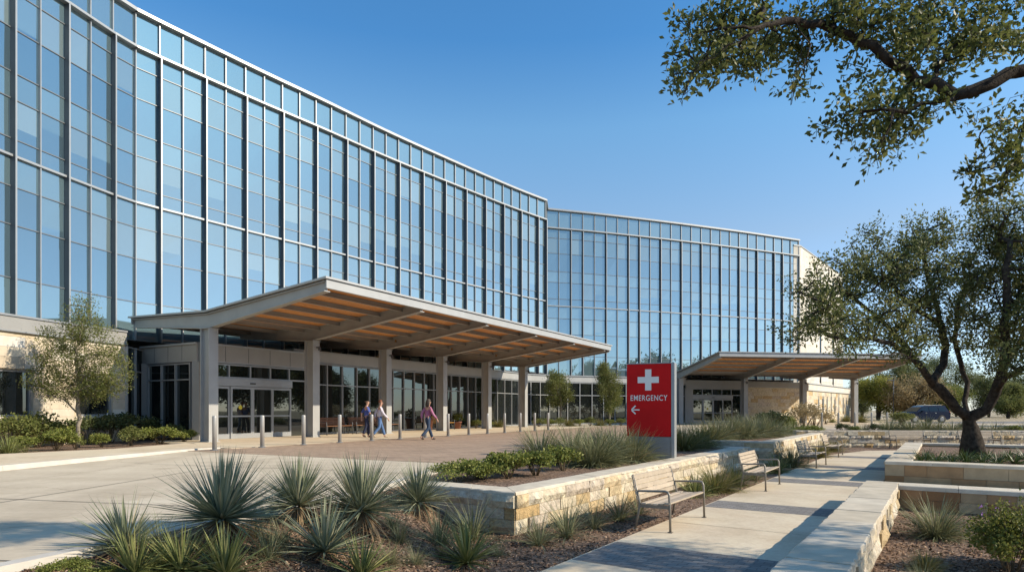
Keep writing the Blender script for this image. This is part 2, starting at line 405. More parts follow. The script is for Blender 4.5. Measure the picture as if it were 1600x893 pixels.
# ------------------------------------------------------------------ path frame: s along the path, t to its right
PO = V((.05, 10.2, 0)); ES = V((.557, .8305, 0)); ET = V((.8305, -.557, 0))
def st(s, t, z=0.0):
    p = PO + ES * s + ET * t; return V((p.x, p.y, z))
def to_st(x, y):
    r = V((x - PO.x, y - PO.y, 0)); return r.dot(ES), r.dot(ET)
LOW = -.67

# edge of the drive against the planting, near to far
EDGE = [(-4.9, 3.2), (-4.26, 5.3), (-3.9, 6.3), (-3.3, 7.8), (-2.6, 9.6), (-2.1, 11.6), (-1.75, 14), (-1.2, 15.4), (.2, 18), (2.8, 22.5), (5, 26), (7.3, 30), (9.8, 34.5), (13, 39), (18, 42.5), (26, 44), (70, 45)]
def edge_x(y):
    for (x0, y0), (x1, y1) in zip(EDGE, EDGE[1:]):
        if y0 <= y <= y1: return x0 + (x1 - x0) * (y - y0) / max(1e-6, y1 - y0)
    return EDGE[0][0] if y < EDGE[0][1] else 1e3

def sm(a, b, x):
    k = min(1, max(0, (x - a) / (b - a))); return k * k * (3 - 2 * k)

def ground_z(x, y):
    s, t = to_st(x, y)
    if y > 34.25: return -.03 if x < 60 else -.03
    # the raised side and the low side of the walk
    if s >= .2:
        if s > 15.65:
            hi = t < .42
        else:
            hi = t < -.28
        if hi: return -.065 if s < 15.3 and x > edge_x(y) else -.03
        if 12.3 <= s <= 24.6 and 4.6 < t < 16: return -.25
        return LOW - .03
    if t > 3.5: return LOW - .03
    ex = edge_x(y); 
    es, et = to_st(ex, y)
    a = et + .05
    bb = 1.25 + (a + 1.3 - 1.25) * sm(-3.2, -.6, s)
    k = sm(a, bb + .05, t)
    k2 = min(1, max(0, (t - a) / max(.1, bb - a)))
    return -.03 + (LOW) * (.55 * k + .45 * k2) + .035 * noise.noise(V((x * 1.3, y * 1.3, 0))) * (1 if 0 < k2 < 1 else 0)

def make_ground():
    xs = sorted(set([-900, -400, -200, -100, -60, -40] + [round(v, 3) for v in np.arange(-24, -6, 1.0)] + [round(v, 3) for v in np.arange(-6, 24, .2)] + list(range(24, 70, 3)) + [80, 100, 150, 250, 500, 900]))
    ys = sorted(set([-300, -100, -40, -15] + [round(v, 3) for v in np.arange(-6, 34.8, .2)] + [36, 40] + list(range(45, 120, 8)) + [150, 250, 500, 1500]))
    nx, ny = len(xs), len(ys)
    vv = []; dry = []
    for y in ys:
        for x in xs:
            vv.append((x, y, ground_z(x, y)))
            d = 0.0
            if x > 45 or y > 47 or x < -26: d = 1.0
            dry.append(d)
    me = bpy.data.meshes.new('ground')
    ff = [(j * nx + i, j * nx + i + 1, (j + 1) * nx + i + 1, (j + 1) * nx + i) for j in range(ny - 1) for i in range(nx - 1)]
    me.from_pydata(vv, [], ff); me.materials.append(M['ground'])
    at = me.attributes.new('dry', 'FLOAT', 'POINT'); at.data.foreach_set('value', dry)
    me.polygons.foreach_set('use_smooth', [True] * len(ff))
    me.update(); o = bpy.data.objects.new('ground', me); COL.objects.link(o)
    tag(o, 'brown mulch beds and dry grass ground', 'ground', kind='structure')
make_ground()

def sheet(name, poly, z, mat, label, cat, skirt=.05):
    pts = [V((p[0], p[1], p[2] if len(p) > 2 else z)) for p in poly]
    n = len(pts)
    tris = tessellate_polygon([pts])
    mb = MB()
    fs = []
    for t in tris:
        a, b, c = (pts[i] for i in t)
        if (b - a).cross(c - a).z < 0: t = (t[0], t[2], t[1])
        fs.append(tuple(t))
    low = [p - V((0, 0, skirt)) for p in pts]
    mb.add(pts + low, fs + [(i, (i + 1) % n, n + (i + 1) % n, n + i) for i in range(n)])
    o = mb.build(name, mat)
    return tag(o, label, cat, kind='structure')

A_ = V((.4985, .867, 0)); N_ = V((.867, -.4985, 0)); C0 = V((-12.12, 26, 0))     # canopy frame: along the columns, and out towards the drive
def cn(a, q, z=0.0):
    p = C0 + A_ * a + N_ * q; return V((p.x, p.y, z))
# d = 23.47 at the columns; bollards 4.1 m out
WEST = [(-11.8, 3.2), (-11.4, 11), (-10.9, 13.7), (-10.5, 17.3), (-10.25, 20.5), (-9.9, 22.0)]
drive = EDGE + [(70, 62), (36, 62), (20, 58), (12.5, 56.5)] + [tuple(cn(40, 4.5)[:2]), tuple(cn(-4.3, 4.5)[:2])] + WEST[::-1]
sheet('concrete_drive', drive, 0, M['concrete'], 'pale concrete drive sweeping in from the road', 'drive')
pv = [tuple(cn(-4.05, 4.35)[:2]), (-1.9, 15.75), (-1.35, 15.55)] + [(x - .12, y) for x, y in EDGE[8:13]] + [tuple(cn(38, 4.35)[:2])]
sheet('paver_forecourt', pv, .006, M['pavers'], 'brown paver forecourt in front of the entrance', 'forecourt', .03)
sheet('red_paver_edge', [cn(-4.1, 4.36), cn(40, 4.36), cn(40, 4.62), cn(-4.1, 4.62)], .011, M['red_edge'], 'thin red paver strip beside the bollards', 'paving', .03)
side = [cn(-2.6, 4.63), cn(44, 4.63), V((12, 58.5, 0)), V((6, 59, 0)), V((1.6, 57, 0)), cn(24, -2.5), cn(-1, -2.5), cn(-1.5, -.6), (-12.4, 24.9), (-10.6, 22.3)]
sheet('entrance_pavement', [(p[0], p[1]) for p in side], .016, M['walk'], 'pale concrete pavement under the long canopy', 'pavement')
# footway along the bed on the west side
BEDF = [(-15.6, 9), (-14.6, 14), (-13.9, 17.3), (-13.1, 21), (-12.55, 24.6)]
foot = [(-16.2, 3.2, .11)] + [(x, y, .11 if y < 20 else .03) for x, y in BEDF] + [(-10.8, 23.2, .021), (-10.05, 22.0, .022), (-10.4, 20.5, .05), (-10.65, 17.3, .09), (-11.05, 13.7, .11), (-11.55, 11, .11), (-11.95, 3.2, .11)]
sheet('footway', foot, .1, M['walk'], 'concrete footway between planting bed and kerb', 'footway', .14)
mb = MB()
kl = [(-11.87, 3.2, .115), (-11.47, 11, .115), (-10.97, 13.7, .115), (-10.57, 17.3, .095), (-10.32, 20.5, .055), (-9.97, 22.0, .027)]
for (x0, y0, z0), (x1, y1, z1) in zip(kl, kl[1:]):
    d = V((x1 - x0, y1 - y0, 0)); n = V((d.y, -d.x, 0)).normalized() * .09
    a = V((x0, y0, 0)); b = V((x1, y1, 0))
    mb.add([a - n - V((0, 0, .05)), a + n - V((0, 0, .05)), a + n * .8 + V((0, 0, z0)), a - n + V((0, 0, z0)), b - n - V((0, 0, .05)), b + n - V((0, 0, .05)), b + n * .8 + V((0, 0, z1)), b - n + V((0, 0, z1))],
           [(0, 1, 2, 3), (7, 6, 5, 4), (1, 5, 6, 2), (2, 6, 7, 3), (3, 7, 4, 0)])
tag(mb.build('kerb', M['kerb']), 'low pale kerb between the footway and drive', 'kerb', kind='structure')
# kerb along the planting
mb = MB()
E2 = EDGE[:16]
for (x0, y0), (x1, y1) in zip(E2, E2[1:]):
    d = V((x1 - x0, y1 - y0, 0)).normalized(); n = V((d.y, -d.x, 0))
    a = V((x0, y0, 0)) + n * .08; b = V((x1, y1, 0)) + n * .08
    mb.obox((a + b) / 2 + V((0, 0, -.04)), (b - a) / 2 + d * .03, n * .075, (0, 0, .075 + random.uniform(-.002, .002)))
tag(mb.build('planting_kerb', M['kerb']), 'thin concrete kerb edging the planting beds', 'kerb', kind='structure')
# saw cuts in the drive
mb = MB()
def cut(a, b, wd=.022):
    a = V(a); b = V(b); d = (b - a).normalized(); n = V((d.y, -d.x, 0)) * wd / 2
    mb.face([a - n, b - n, b + n, a + n])
for a, b in (((-9.75, 9.9, .005), (-3.1, 8.35, .005)), ((-9.2, 15.6, .005), (-2.0, 13.1, .005)), ((-7.6, 4.2, .005), (-6.5, 16.8, .005)), ((-10.9, 6.2, .005), (-4.2, 5.5, .005))):
    cut(a, b)
tag(mb.build('drive_joint', M['joint']), 'dark saw cut joints in concrete drive', 'joint', kind='structure')

# the walk
walk = [st(-7, 1.57), st(22.5, 1.57), st(26.8, 2.6), st(28.4, 4.3), st(-7, 4.3)]
sheet('garden_path', [(p.x, p.y) for p in walk], LOW, M['walk'], 'pale concrete garden path between stone planters', 'path', .08)
sheet('path_branch', [tuple(st(7.3, 4.3)[:2]), tuple(st(11.9, 4.3)[:2]), tuple(st(11.9, 22)[:2]), tuple(st(7.3, 22)[:2])], LOW - .004, M['walk'], 'path branch running between two planters', 'path', .08)
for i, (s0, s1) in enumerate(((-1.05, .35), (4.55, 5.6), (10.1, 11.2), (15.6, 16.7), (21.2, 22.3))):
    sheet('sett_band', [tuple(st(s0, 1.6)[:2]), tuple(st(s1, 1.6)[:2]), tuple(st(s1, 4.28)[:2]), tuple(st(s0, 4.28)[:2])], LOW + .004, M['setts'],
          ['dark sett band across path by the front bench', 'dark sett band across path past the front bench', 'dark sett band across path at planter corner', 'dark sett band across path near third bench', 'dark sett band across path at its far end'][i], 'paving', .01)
mb = MB()
for s_ in (-3.4, 2.45, 7.85, 13.4, 18.9):
    a = st(s_, 1.6, LOW + .004); b = st(s_, 4.28, LOW + .004); d = ES * .006
    mb.face([a - d, b - d, b + d, a + d])
tag(mb.build('path_joint', M['joint']), 'fine dark joints across the concrete path', 'joint', kind='structure')
# parking and road to the right
sheet('car_park', [(36, 62.01), (90, 62.01), (110, 76), (42, 72)], .0, M['asphalt'], 'grey asphalt car park with parked vehicle', 'car park')
sheet('far_pavement', [(15.6, 58.2), (36.5, 60.5), (38, 68), (46, 85), (44, 85.5), (30, 66.5), (14, 61)], .02, M['walk'], 'pale pavement under the second canopy', 'pavement')

# ------------------------------------------------------------------ stone work
def wall_face(mb, p0, p1, z0, z1, nrm, courses, blen, rng, relief=.012, res=.14, openings=(), depth=.05, gap=.007, mats=0):
    """coursed stone blocks on the vertical plane p0-p1, each block a bumpy slab of its own shape"""
    p0 = V((p0[0], p0[1], 0)); p1 = V((p1[0], p1[1], 0)); Lw = (p1 - p0).length; d = (p1 - p0) / Lw; nrm = V(nrm)
    z = z0; k = 0
    while z < z1 - .03:
        h = min(courses[k % len(courses)], z1 - z); k += 1
        if z1 - (z + h) < .08: h = z1 - z
        iv = [(0.0, Lw)]
        for (a, b, c, e) in openings:
            if c < z + h - .02 and e > z + .02:
                nv = []
                for (i0, i1) in iv:
                    if b <= i0 or a >= i1: nv.append((i0, i1)); continue
                    if a - i0 > .05: nv.append((i0, a))
                    if i1 - b > .05: nv.append((b, i1))
                iv = nv
        for (i0, i1) in iv:
            x = i0; first = True
            while x < i1 - .02:
                bl = rng.uniform(*blen) * (rng.uniform(.4, .9) if first else 1); first = False
                if i1 - (x + bl) < blen[0] * .5: bl = i1 - x
                a0, a1, b0, b1 = x + gap / 2, x + bl - gap / 2, z + gap / 2, z + h - gap / 2
                nx = max(1, int((a1 - a0) / res)); nz_ = max(1, int((b1 - b0) / res))
                off = rng.uniform(0, relief)
                vs = []
                for j in range(nz_ + 1):
                    for i in range(nx + 1):
                        ed = i in (0, nx) or j in (0, nz_)
                        q = off + (0 if ed else relief * .6 + rng.uniform(-.3, 1.0) * relief)
                        aa = a0 + (a1 - a0) * i / nx + (0 if i in (0, nx) else rng.uniform(-.2, .2) * res * .5)
                        bb = b0 + (b1 - b0) * j / nz_ + (0 if j in (0, nz_) else rng.uniform(-.2, .2) * res * .5)
                        vs.append(p0 + d * aa + V((0, 0, bb)) + nrm * q)
                W = nx + 1
                fs = [(j * W + i, j * W + i + 1, (j + 1) * W + i + 1, (j + 1) * W + i) for j in range(nz_) for i in range(nx)]
                nb = len(vs)
                cor = [(a0, b0), (a1, b0), (a1, b1), (a0, b1)]
                ci = [0, nx, nz_ * W + nx, nz_ * W]
                vs += [p0 + d * a + V((0, 0, b)) - nrm * depth for a, b in cor]
                for e in range(4):
                    if e == 0: loop = [i for i in range(nx + 1)]
                    elif e == 1: loop = [j * W + nx for j in range(nz_ + 1)]
                    elif e == 2: loop = [nz_ * W + i for i in range(nx, -1, -1)]
                    else: loop = [j * W for j in range(nz_, -1, -1)]
                    fs.append(tuple(loop[::-1] + [nb + e, nb + (e + 1) % 4]))
                mb.add(vs, fs, mats, rng.random())
                x += bl
        z += h

def planter_wall(label, pts, th, z0, z1, rng, group, rough=True, cap_h=.07, closed_ends=(True, True), over=.015, caplen=(.8, 1.3), back=True, mat=None):
    """a run of free standing stone wall: core, stone faces on both sides and a coping; pts is the outer line, the wall lies to its left"""
    root = thing('planter_wall', label, 'stone wall', (pts[0].x, pts[0].y, z0), 0, group)
    pts = [V((p.x, p.y, 0)) for p in pts]
    n = len(pts); nrm = []
    for a, b in zip(pts, pts[1:]):
        d = (b - a).normalized(); nrm.append(V((d.y, -d.x, 0)))
    inner = []
    for i in range(n):
        if i == 0: o = nrm[0]
        elif i == n - 1: o = nrm[-1]
        else:
            o = (nrm[i - 1] + nrm[i]); o = o / (o.length ** 2) * 2
        inner.append(pts[i] - o * th)
    core = MB(); face = MB(); cap = MB()
    zc = z1 - cap_h
    for i in range(n - 1):
        a, b, c, d_ = pts[i], pts[i + 1], inner[i + 1], inner[i]
        ins = .03
        a2 = a - nrm[i] * ins; b2 = b - nrm[i] * ins; c2 = c + nrm[i] * ins; d2 = d_ + nrm[i] * ins
        q = [a2, b2, c2, d2]
        core.add([p + V((0, 0, z0 - .1)) for p in q] + [p + V((0, 0, zc - .004)) for p in q], [(0, 1, 5, 4), (1, 2, 6, 5), (2, 3, 7, 6), (3, 0, 4, 7), (4, 5, 6, 7)], 0)
        cr = [.24, .19, .22] if rough else [.2, .24, .18]
        rl = .048 if rough else .008
        wall_face(face, a, b, z0 - .03, zc, nrm[i], cr, (.4, .95) if rough else (.5, 1.1), rng, rl, .1 if rough else .3)
        if back: wall_face(face, c, d_, z0 - .03, zc, -nrm[i], cr, (.4, .95), rng, rl * .9, .1 if rough else .3)
        # coping stones
        Lw = (b - a).length; x = 0; d = (b - a) / Lw
        while x < Lw - .01:
            bl = rng.uniform(*caplen)
            if Lw - (x + bl) < .45: bl = Lw - x
            f0 = x / Lw; f1 = (x + bl) / Lw
            e = over + rng.uniform(0, .008)
            g = .004
            o0 = a.lerp(b, f0) + nrm[i] * e + d * (g if x > 0 else (0 if i else -over)); o1 = a.lerp(b, f1) + nrm[i] * e - d * (g if f1 < .999 else (0 if i < n - 2 else -over))
            i0 = d_.lerp(c, f0) - nrm[i] * e + d * (g if x > 0 else 0); i1 = d_.lerp(c, f1) - nrm[i] * e - d * (g if f1 < .999 else 0)
            if i > 0 and x == 0:
                pass
            hz = z1 + rng.uniform(-.004, .004)
            # rough long edges: the coping's sides are split and broken
            m_ = max(2, int(bl / .12)) if rough else 1
            vs = []
            for k in range(m_ + 1):
                f = k / m_; jo = rng.uniform(-.022, .018) if rough and 0 < k < m_ else 0; ji = rng.uniform(-.022, .018) if rough and 0 < k < m_ else 0
                po = o0.lerp(o1, f); pi = i0.lerp(i1, f)
                vs += [po + nrm[i] * (jo + .004) + V((0, 0, zc)), po + nrm[i] * jo + V((0, 0, hz - .012)), po - nrm[i] * .014 + nrm[i] * jo * .5 + V((0, 0, hz)),
                       pi + nrm[i] * .014 - nrm[i] * ji * .5 + V((0, 0, hz)), pi - nrm[i] * ji + V((0, 0, hz - .012)), pi - nrm[i] * (ji + .004) + V((0, 0, zc))]
            fs = []
            for k in range(m_):
                for j in range(6):
                    p, q_ = k * 6 + j, k * 6 + (j + 1) % 6
                    fs.append((p, p + 6, q_ + 6, q_))
            fs.append((0, 1, 2, 3, 4, 5)); e_ = m_ * 6; fs.append((e_ + 5, e_ + 4, e_ + 3, e_ + 2, e_ + 1, e_))
            cap.add(vs, fs, 0, rng.random())
            x += bl
    for i, en in ((0, closed_ends[0]), (n - 1, closed_ends[1])):
        if en:
            if i == 0: a, b = inner[0], pts[0]; nn = -(pts[1] - pts[0]).normalized()
            else: a, b = pts[-1], inner[-1]; nn = (pts[-1] - pts[-2]).normalized()
            wall_face(face, a, b, z0 - .03, zc, nn, [.24, .19, .22], (.3, .6), rng, .02 if rough else .006, .12 if rough else .3)
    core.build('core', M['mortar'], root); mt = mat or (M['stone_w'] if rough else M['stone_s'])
    face.build('block_face', mt, root); cap.build('coping', M['cap'], root)
    return root

rng = random.Random(11)
G_PL = 'limestone planter walls along the path'
# left side of the path: first wall turns back round the bed's corner
planter_wall('long rough limestone wall behind the front bench', [st(0, -3.2), st(0, 0), st(15.1, 0), st(15.1, -1.6)], .5, LOW, -.01, rng, G_PL, True, .05, over=.004)
planter_wall('rough limestone wall stepping out beside the far benches', [st(15.35, -1.5), st(15.35, .72), st(26.6, .72)], .5, LOW, .17, rng, G_PL, True, .05, over=.004)
# right side
planter_wall('low wide capped wall dappled with leaf shade, running beside the path at the front', [st(7.25, 4.3), st(-8, 4.3)], .6, LOW, -.22, rng, G_PL, True, .085, over=.012)
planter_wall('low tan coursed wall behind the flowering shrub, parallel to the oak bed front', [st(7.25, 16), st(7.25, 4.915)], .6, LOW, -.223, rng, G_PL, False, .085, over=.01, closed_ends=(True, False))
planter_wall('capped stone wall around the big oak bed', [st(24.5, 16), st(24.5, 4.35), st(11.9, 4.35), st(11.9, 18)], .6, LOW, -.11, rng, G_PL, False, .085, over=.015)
planter_wall('low ragged stone wall closing the far end of the path', [V((15.2, 34.2, 0)), V((48, 33.4, 0))], .5, LOW, .2, rng, G_PL, True, .05, over=.004)
# ------------------------------------------------------------------ the hospital building
BLD = thing('hospital_building', 'curved blue glass hospital building on a limestone ground floor', 'building', (-10, 45, 0))
rng = random.Random(5)
ZT = 19.62; ZPAR = 17.9; ZHV = 10.8; ZB = 4.5
ROWS = [(17.05, 17.9, 'S'), (15.65, 17.05, 'B'), (14.0, 15.65, 'V'), (13.0, 14.0, 'S'), (11.5, 13.0, 'P'), (10.86, 11.5, 'V'),
        (9.7, 10.8, 'S'), (8.26, 9.7, 'Q'), (6.26, 8.26, 'V'), (ZB, 6.26, 'S')]

def catmull(pts, step):
    """points every `step` metres along a smooth line through pts"""
    pts = [V(p) for p in pts]; ex = [pts[0] * 2 - pts[1]] + pts + [pts[-1] * 2 - pts[-2]]
    dense = []
    for i in range(1, len(ex) - 2):
        for k in range(24):
            t = k / 24; p0, p1, p2, p3 = ex[i - 1:i + 3]
            dense.append(.5 * ((2 * p1) + (p2 - p0) * t + (2 * p0 - 5 * p1 + 4 * p2 - p3) * t * t + (3 * p1 - p0 - 3 * p2 + p3) * t ** 3))
    dense.append(pts[-1])
    out = [dense[0]]; acc = 0; nxt = step
    tot = sum((b - a).length for a, b in zip(dense, dense[1:]))
    n = max(1, round(tot / step)); step = tot / n; nxt = step
    for a, b in zip(dense, dense[1:]):
        l = (b - a).length
        while acc + l >= nxt - 1e-6 and len(out) < n:
            out.append(a.lerp(b, (nxt - acc) / l)); nxt += step
        acc += l
    out.append(dense[-1]); return out

W1 = [(-20.6, 13, 0), (-19.85, 18, 0), (-18.95, 23.4, 0), (-18.05, 27.2, 0), (-17.62, 28.75, 0), (-17.25, 29.6, 0), (-16.75, 30.35, 0), (-15.75, 31.8, 0), (-13.75, 34.7, 0), (-11.25, 38.1, 0), (-8.3, 42.3, 0), (-4.6, 47.1, 0), (-.2, 52.6, 0), (2.9, 56.1, 0)]
W2 = [(3.15, 58.5, 0), (8.8, 60.3, 0), (15.7, 62.85, 0), (23.3, 65.9, 0), (31.0, 69.3, 0)]
pl1 = catmull(W1, 1.13); pl2 = catmull(W2, 1.22)

def glaze(gm, a, b, z0, z1, nrm, kind):
    """one pane, its corners a few millimetres out of true, with a blind behind some of them"""
    j = lambda: rng.uniform(-.006, .006)
    d = (b - a).normalized(); a = a + d * .01; b = b - d * .01
    def q(f0, f1, y0, y1, m, t=None, o=0):
        gm.face([a.lerp(b, f0) + V((0, 0, y0)) + nrm * (o + j()), a.lerp(b, f1) + V((0, 0, y0)) + nrm * (o + j()), a.lerp(b, f1) + V((0, 0, y1)) + nrm * (o + j()), a.lerp(b, f0) + V((0, 0, y1)) + nrm * (o + j())], m, t)
    if kind == 'S': q(0, 1, z0, z1, 1)
    elif kind == 'V': q(0, 1, z0, z1, 0)
    else:
        pr = {'B': .92, 'P': .8, 'Q': .75}[kind]
        if rng.random() > pr: q(0, 1, z0, z1, 0); return
        h = z1 - z0
        dn = {'B': rng.choice([1, 1, 1, .9]), 'P': rng.choice([.4, .62, .7, .55, 1, 1]), 'Q': rng.choice([1, 1, 1, .6, .8])}[kind]
        zz = z1 - h * dn
        mg = .07
        m = 2 if rng.random() < .75 else 1
        # clear strip beside the blind, the blind itself and the clear glass below
        q(1 - mg, 1, z0, z1, 0); q(0, 1 - mg, zz, z1, m)
        if dn < .98: q(0, 1 - mg, z0, zz, 0)

def curtain(pl, rows, fins, dep):
    """one bay between two fins: glass, its mullions and transoms, its fin"""
    nb = 0
    i = 0
    while i < len(pl) - 1:
        n = fins[nb % len(fins)]; j = min(i + n, len(pl) - 1)
        gm = MB(); fm = MB(); fi = MB()
        for k in range(i, j):
            a, b = pl[k], pl[k + 1]; d = (b - a).normalized(); nr = V((d.y, -d.x, 0))
            for z0, z1, kd in rows: glaze(gm, a, b, z0, z1, nr, kd)
            gm_kind = 'S'
            glaze(gm, a, b, ZPAR + .1, ZT - .08, nr, gm_kind)
            for z0, z1, kd in rows:
                z = z0
                if abs(z - 10.86) < .01: continue
                fm.bar(a + nr * .012 + V((0, 0, z)), b + nr * .012 + V((0, 0, z)), .05, .036, m=1)
            # heavy level line, eaves sill, coping
            fm.bar(a + nr * .07 + V((0, 0, ZHV + .03)), b + nr * .07 + V((0, 0, ZHV + .03)), .14, .085, m=0)
            fm.bar(a + nr * .09 + V((0, 0, ZPAR + .04)) - d * .02, b + nr * .09 + V((0, 0, ZPAR + .04)) + d * .02, .30, .105, m=0)
            fm.bar(a + nr * .06 + V((0, 0, ZT)) - d * .02, b + nr * .06 + V((0, 0, ZT)) + d * .02, .36, .15, m=2)
            # thin light mullion on its far side
            if k < j - 1:
                fm.bar(b + nr * .05 + V((0, 0, ZB)), b + nr * .05 + V((0, 0, ZPAR - .03)), .042, .11, up=nr, m=0)
            fm.bar(b + nr * .045 + V((0, 0, ZPAR + .11)), b + nr * .045 + V((0, 0, ZT - .085)), .05, .1, up=nr, m=0)
        b = pl[j]; d = (pl[j] - pl[j - 1]).normalized(); nr = V((d.y, -d.x, 0))
        fi.bar(b + nr * (dep / 2 - .01) + V((0, 0, ZB - .05)), b + nr * (dep / 2 - .01) + V((0, 0, ZPAR - .03)), .065, dep, up=nr, m=0)  # dark tone carries the shade on the fin's side
        fi.bar(b + nr * (dep - .002) + V((0, 0, ZB - .05)), b + nr * (dep - .002) + V((0, 0, ZPAR - .03)), .068, .018, up=nr, m=1)  # pale strip paints in the sunlit front edge
        g = gm.build('window_bay', [M['g_vision'], M['g_span'], M['g_blind']], BLD)
        f = fm.build('frame', [M['alu'], M['transom'], M['alu']], g)
        f.location = (0, 0, 0)
        v = fi.build('fin', [M['fin'], M['alu']], g)
        # children of a bay at the building's origin
        i = j; nb += 1

curtain(pl1, ROWS, [2], .25)
curtain(pl2, ROWS, [2, 1, 2, 2, 1, 2, 2, 2, 2, 2, 2, 2, 1, 2, 2], .19)

def plate(name, line, z0, z1, mat, out=0, back=14):
    """roof or floor plate behind a facade line"""
    mb = MB(); a = line
    ba = [p + V((-.80, .55, 0)) * back for p in line]
    n = len(a)
    for k in range(n - 1):
        q = [a[k], a[k + 1], ba[k + 1], ba[k]]
        mb.add([p + V((0, 0, z0)) for p in q] + [p + V((0, 0, z1)) for p in q], [(3, 2, 1, 0), (4, 5, 6, 7), (1, 5, 4, 0), (2, 6, 5, 1), (3, 7, 6, 2), (0, 4, 7, 3)], 0, .5)
    return mb.build(name, mat, BLD)
in1 = [p + V((-.25, .17, 0)) for p in pl1]; in2 = [p + V((-.12, .3, 0)) for p in pl2]
plate('roof', in1, ZT - .5, ZT - .3, M['alu_grey']); plate('roof', in2, ZT - .52, ZT - .32, M['alu_grey'])
mb = MB()
for ln in (in1, in2):
    bk = [p + V((-.80, .55, 0)) * 14 for p in ln]
    for a, b in zip(bk, bk[1:]): mb.face([b, a, a + V((0, 0, ZT - .4)), b + V((0, 0, ZT - .4))], 0, .5)
    for q in ((bk[0], ln[0]), (ln[-1], bk[-1])): mb.face([q[0], q[1], q[1] + V((0, 0, ZT - .4)), q[0] + V((0, 0, ZT - .4))], 0, .5)
mb.build('rear_wall', M['limeblock'], BLD)
# the short return where the two fronts meet
mb = MB(); a = pl1[-1]; b = pl2[0]
for z0, z1, kd in ROWS + [(ZPAR + .1, ZT - .08, 'S')]:
    mb.face([a + V((.02, .05, z0)), b + V((.02, 0, z0)), b + V((.02, 0, z1)), a + V((.02, .05, z1))], 1 if kd == 'S' else 0)
g = mb.build('window_return', [M['g_vision'], M['g_span']], BLD)
mb = MB(); mb.bar(a + V((.03, .1, ZB)), a + V((.03, .1, ZT)), .14, .14, m=0); mb.bar(b + V((.03, -.05, ZB)), b + V((.03, -.05, ZT)), .1, .1, m=0)
mb.bar(a + V((.05, 0, ZT)), b + V((.05, 0, ZT)), .3, .17, m=0)
mb.build('corner_post', M['alu'], BLD)

# ------------------------------------------------------------------ ground floor
ZW = 4.1; ZBAND = 4.66
stone_line = [V((-19.6, 11, 0)), V((-18.75, 17, 0)), V((-17.9, 22.3, 0)), V((-17.25, 25.2, 0)), V((-16.62, 27.5, 0))]
def win(a, b, nr, u0, u1, z0, z1):
    """a window set back in the stone: reveal, frame, pane"""
    d = (b - a).normalized(); Lw = (b - a).length
    p0 = a + d * u0; p1 = a + d * u1
    g = MB(); i = -nr * .16
    g.face([p0 + i + V((0, 0, z0)), p1 + i + V((0, 0, z0)), p1 + i + V((0, 0, z1)), p0 + i + V((0, 0, z1))], 0, .4)
    wo = g.build('window', [M['g_dark']], BLD)
    f = MB(); j = -nr * .13
    for x in (p0 + d * .04, p1 - d * .04): f.bar(x + j + V((0, 0, z0)), x + j + V((0, 0, z1)), .08, .1, up=nr)
    f.bar(p0 + j + V((0, 0, z0 + .04)) + d * .08, p1 + j + V((0, 0, z0 + .04)) - d * .08, .1, .08); f.bar(p0 + j + V((0, 0, z1 - .04)) + d * .08, p1 + j + V((0, 0, z1 - .04)) - d * .08, .1, .08)
    if u1 - u0 > 2: f.bar(p0.lerp(p1, .5) + j + V((0, 0, z0 + .08)), p0.lerp(p1, .5) + j + V((0, 0, z1 - .08)), .05, .08, up=nr)
    f.build('frame', M['alu_grey'], wo)
    s = MB(); s.bar(p0 - nr * .07 + V((0, 0, z0 - .03)) - d * .05, p1 - nr * .07 + V((0, 0, z0 - .03)) + d * .05, .22, .06); s.build('sill', M['cap'], wo)
    r = MB()
    for x in (p0, p1): r.face([x + V((0, 0, z0)), x + i + V((0, 0, z0)), x + i + V((0, 0, z1)), x + V((0, 0, z1))], 0, .5)
    r.face([p0 + V((0, 0, z1)), p1 + V((0, 0, z1)), p1 + i + V((0, 0, z1)), p0 + i + V((0, 0, z1))], 0, .5)
    r.build('reveal', M['cap'], wo)
    return (u0, u1, z0, z1)
face = MB(); bk = MB(); bw = MB()
ops = {2: [], 1: []}
segs = list(zip(stone_line, stone_line[1:]))
for si, (a, b) in enumerate(segs):
    d = (b - a).normalized(); nr = V((d.y, -d.x, 0)); Lw = (b - a).length
    op = []
    if si == 1: op.append(win(a, b, nr, Lw - 1.15, Lw - .02, 1.05, 2.75))
    if si == 1: op.append(win(a, b, nr, .6, 3.0, 1.05, 2.75))
    if si == 2: op.append(win(a, b, nr, 0.02, 1.28, 1.05, 2.75))
    if si == 3: op.append(win(a, b, nr, .1, 1.75, 1.05, 2.75))
    wall_face(face, a, b, -.1, ZW, nr, [.42, .34, .38, .30], (.7, 1.6), rng, .016, .22, op, .06)
    # backing in strips round the openings
    cuts = sorted([0, Lw] + [x for o in op for x in o[:2]])
    for c0, c1 in zip(cuts, cuts[1:]):
        if c1 - c0 < .03: continue
        mid = (c0 + c1) / 2; oo = [o for o in op if o[0] < mid < o[1]]
        zs = [(-.1, ZW)] if not oo else [(-.1, oo[0][2]), (oo[0][3], ZW)]
        for z0, z1 in zs: bk.face([a + d * c0 - nr * .03 + V((0, 0, z0)), a + d * c1 - nr * .03 + V((0, 0, z0)), a + d * c1 - nr * .03 + V((0, 0, z1)), a + d * c0 - nr * .03 + V((0, 0, z1))], 0, .5)
    bw.bar(a + V((0, 0, (ZW + ZBAND) / 2)) - nr * .1 - d * .03, b + V((0, 0, (ZW + ZBAND) / 2)) - nr * .1 + d * .03, .32, ZBAND - ZW - .006, m=0)
    bw.bar(a + V((0, 0, ZBAND)) - nr * .25 - d * .03, b + V((0, 0, ZBAND)) - nr * .25 + d * .03, .72, .07, m=1)
    bw.bar(a + V((0, 0, ZW)) - nr * .05 - d * .03, b + V((0, 0, ZW)) - nr * .05 + d * .03, .34, .05, m=1)
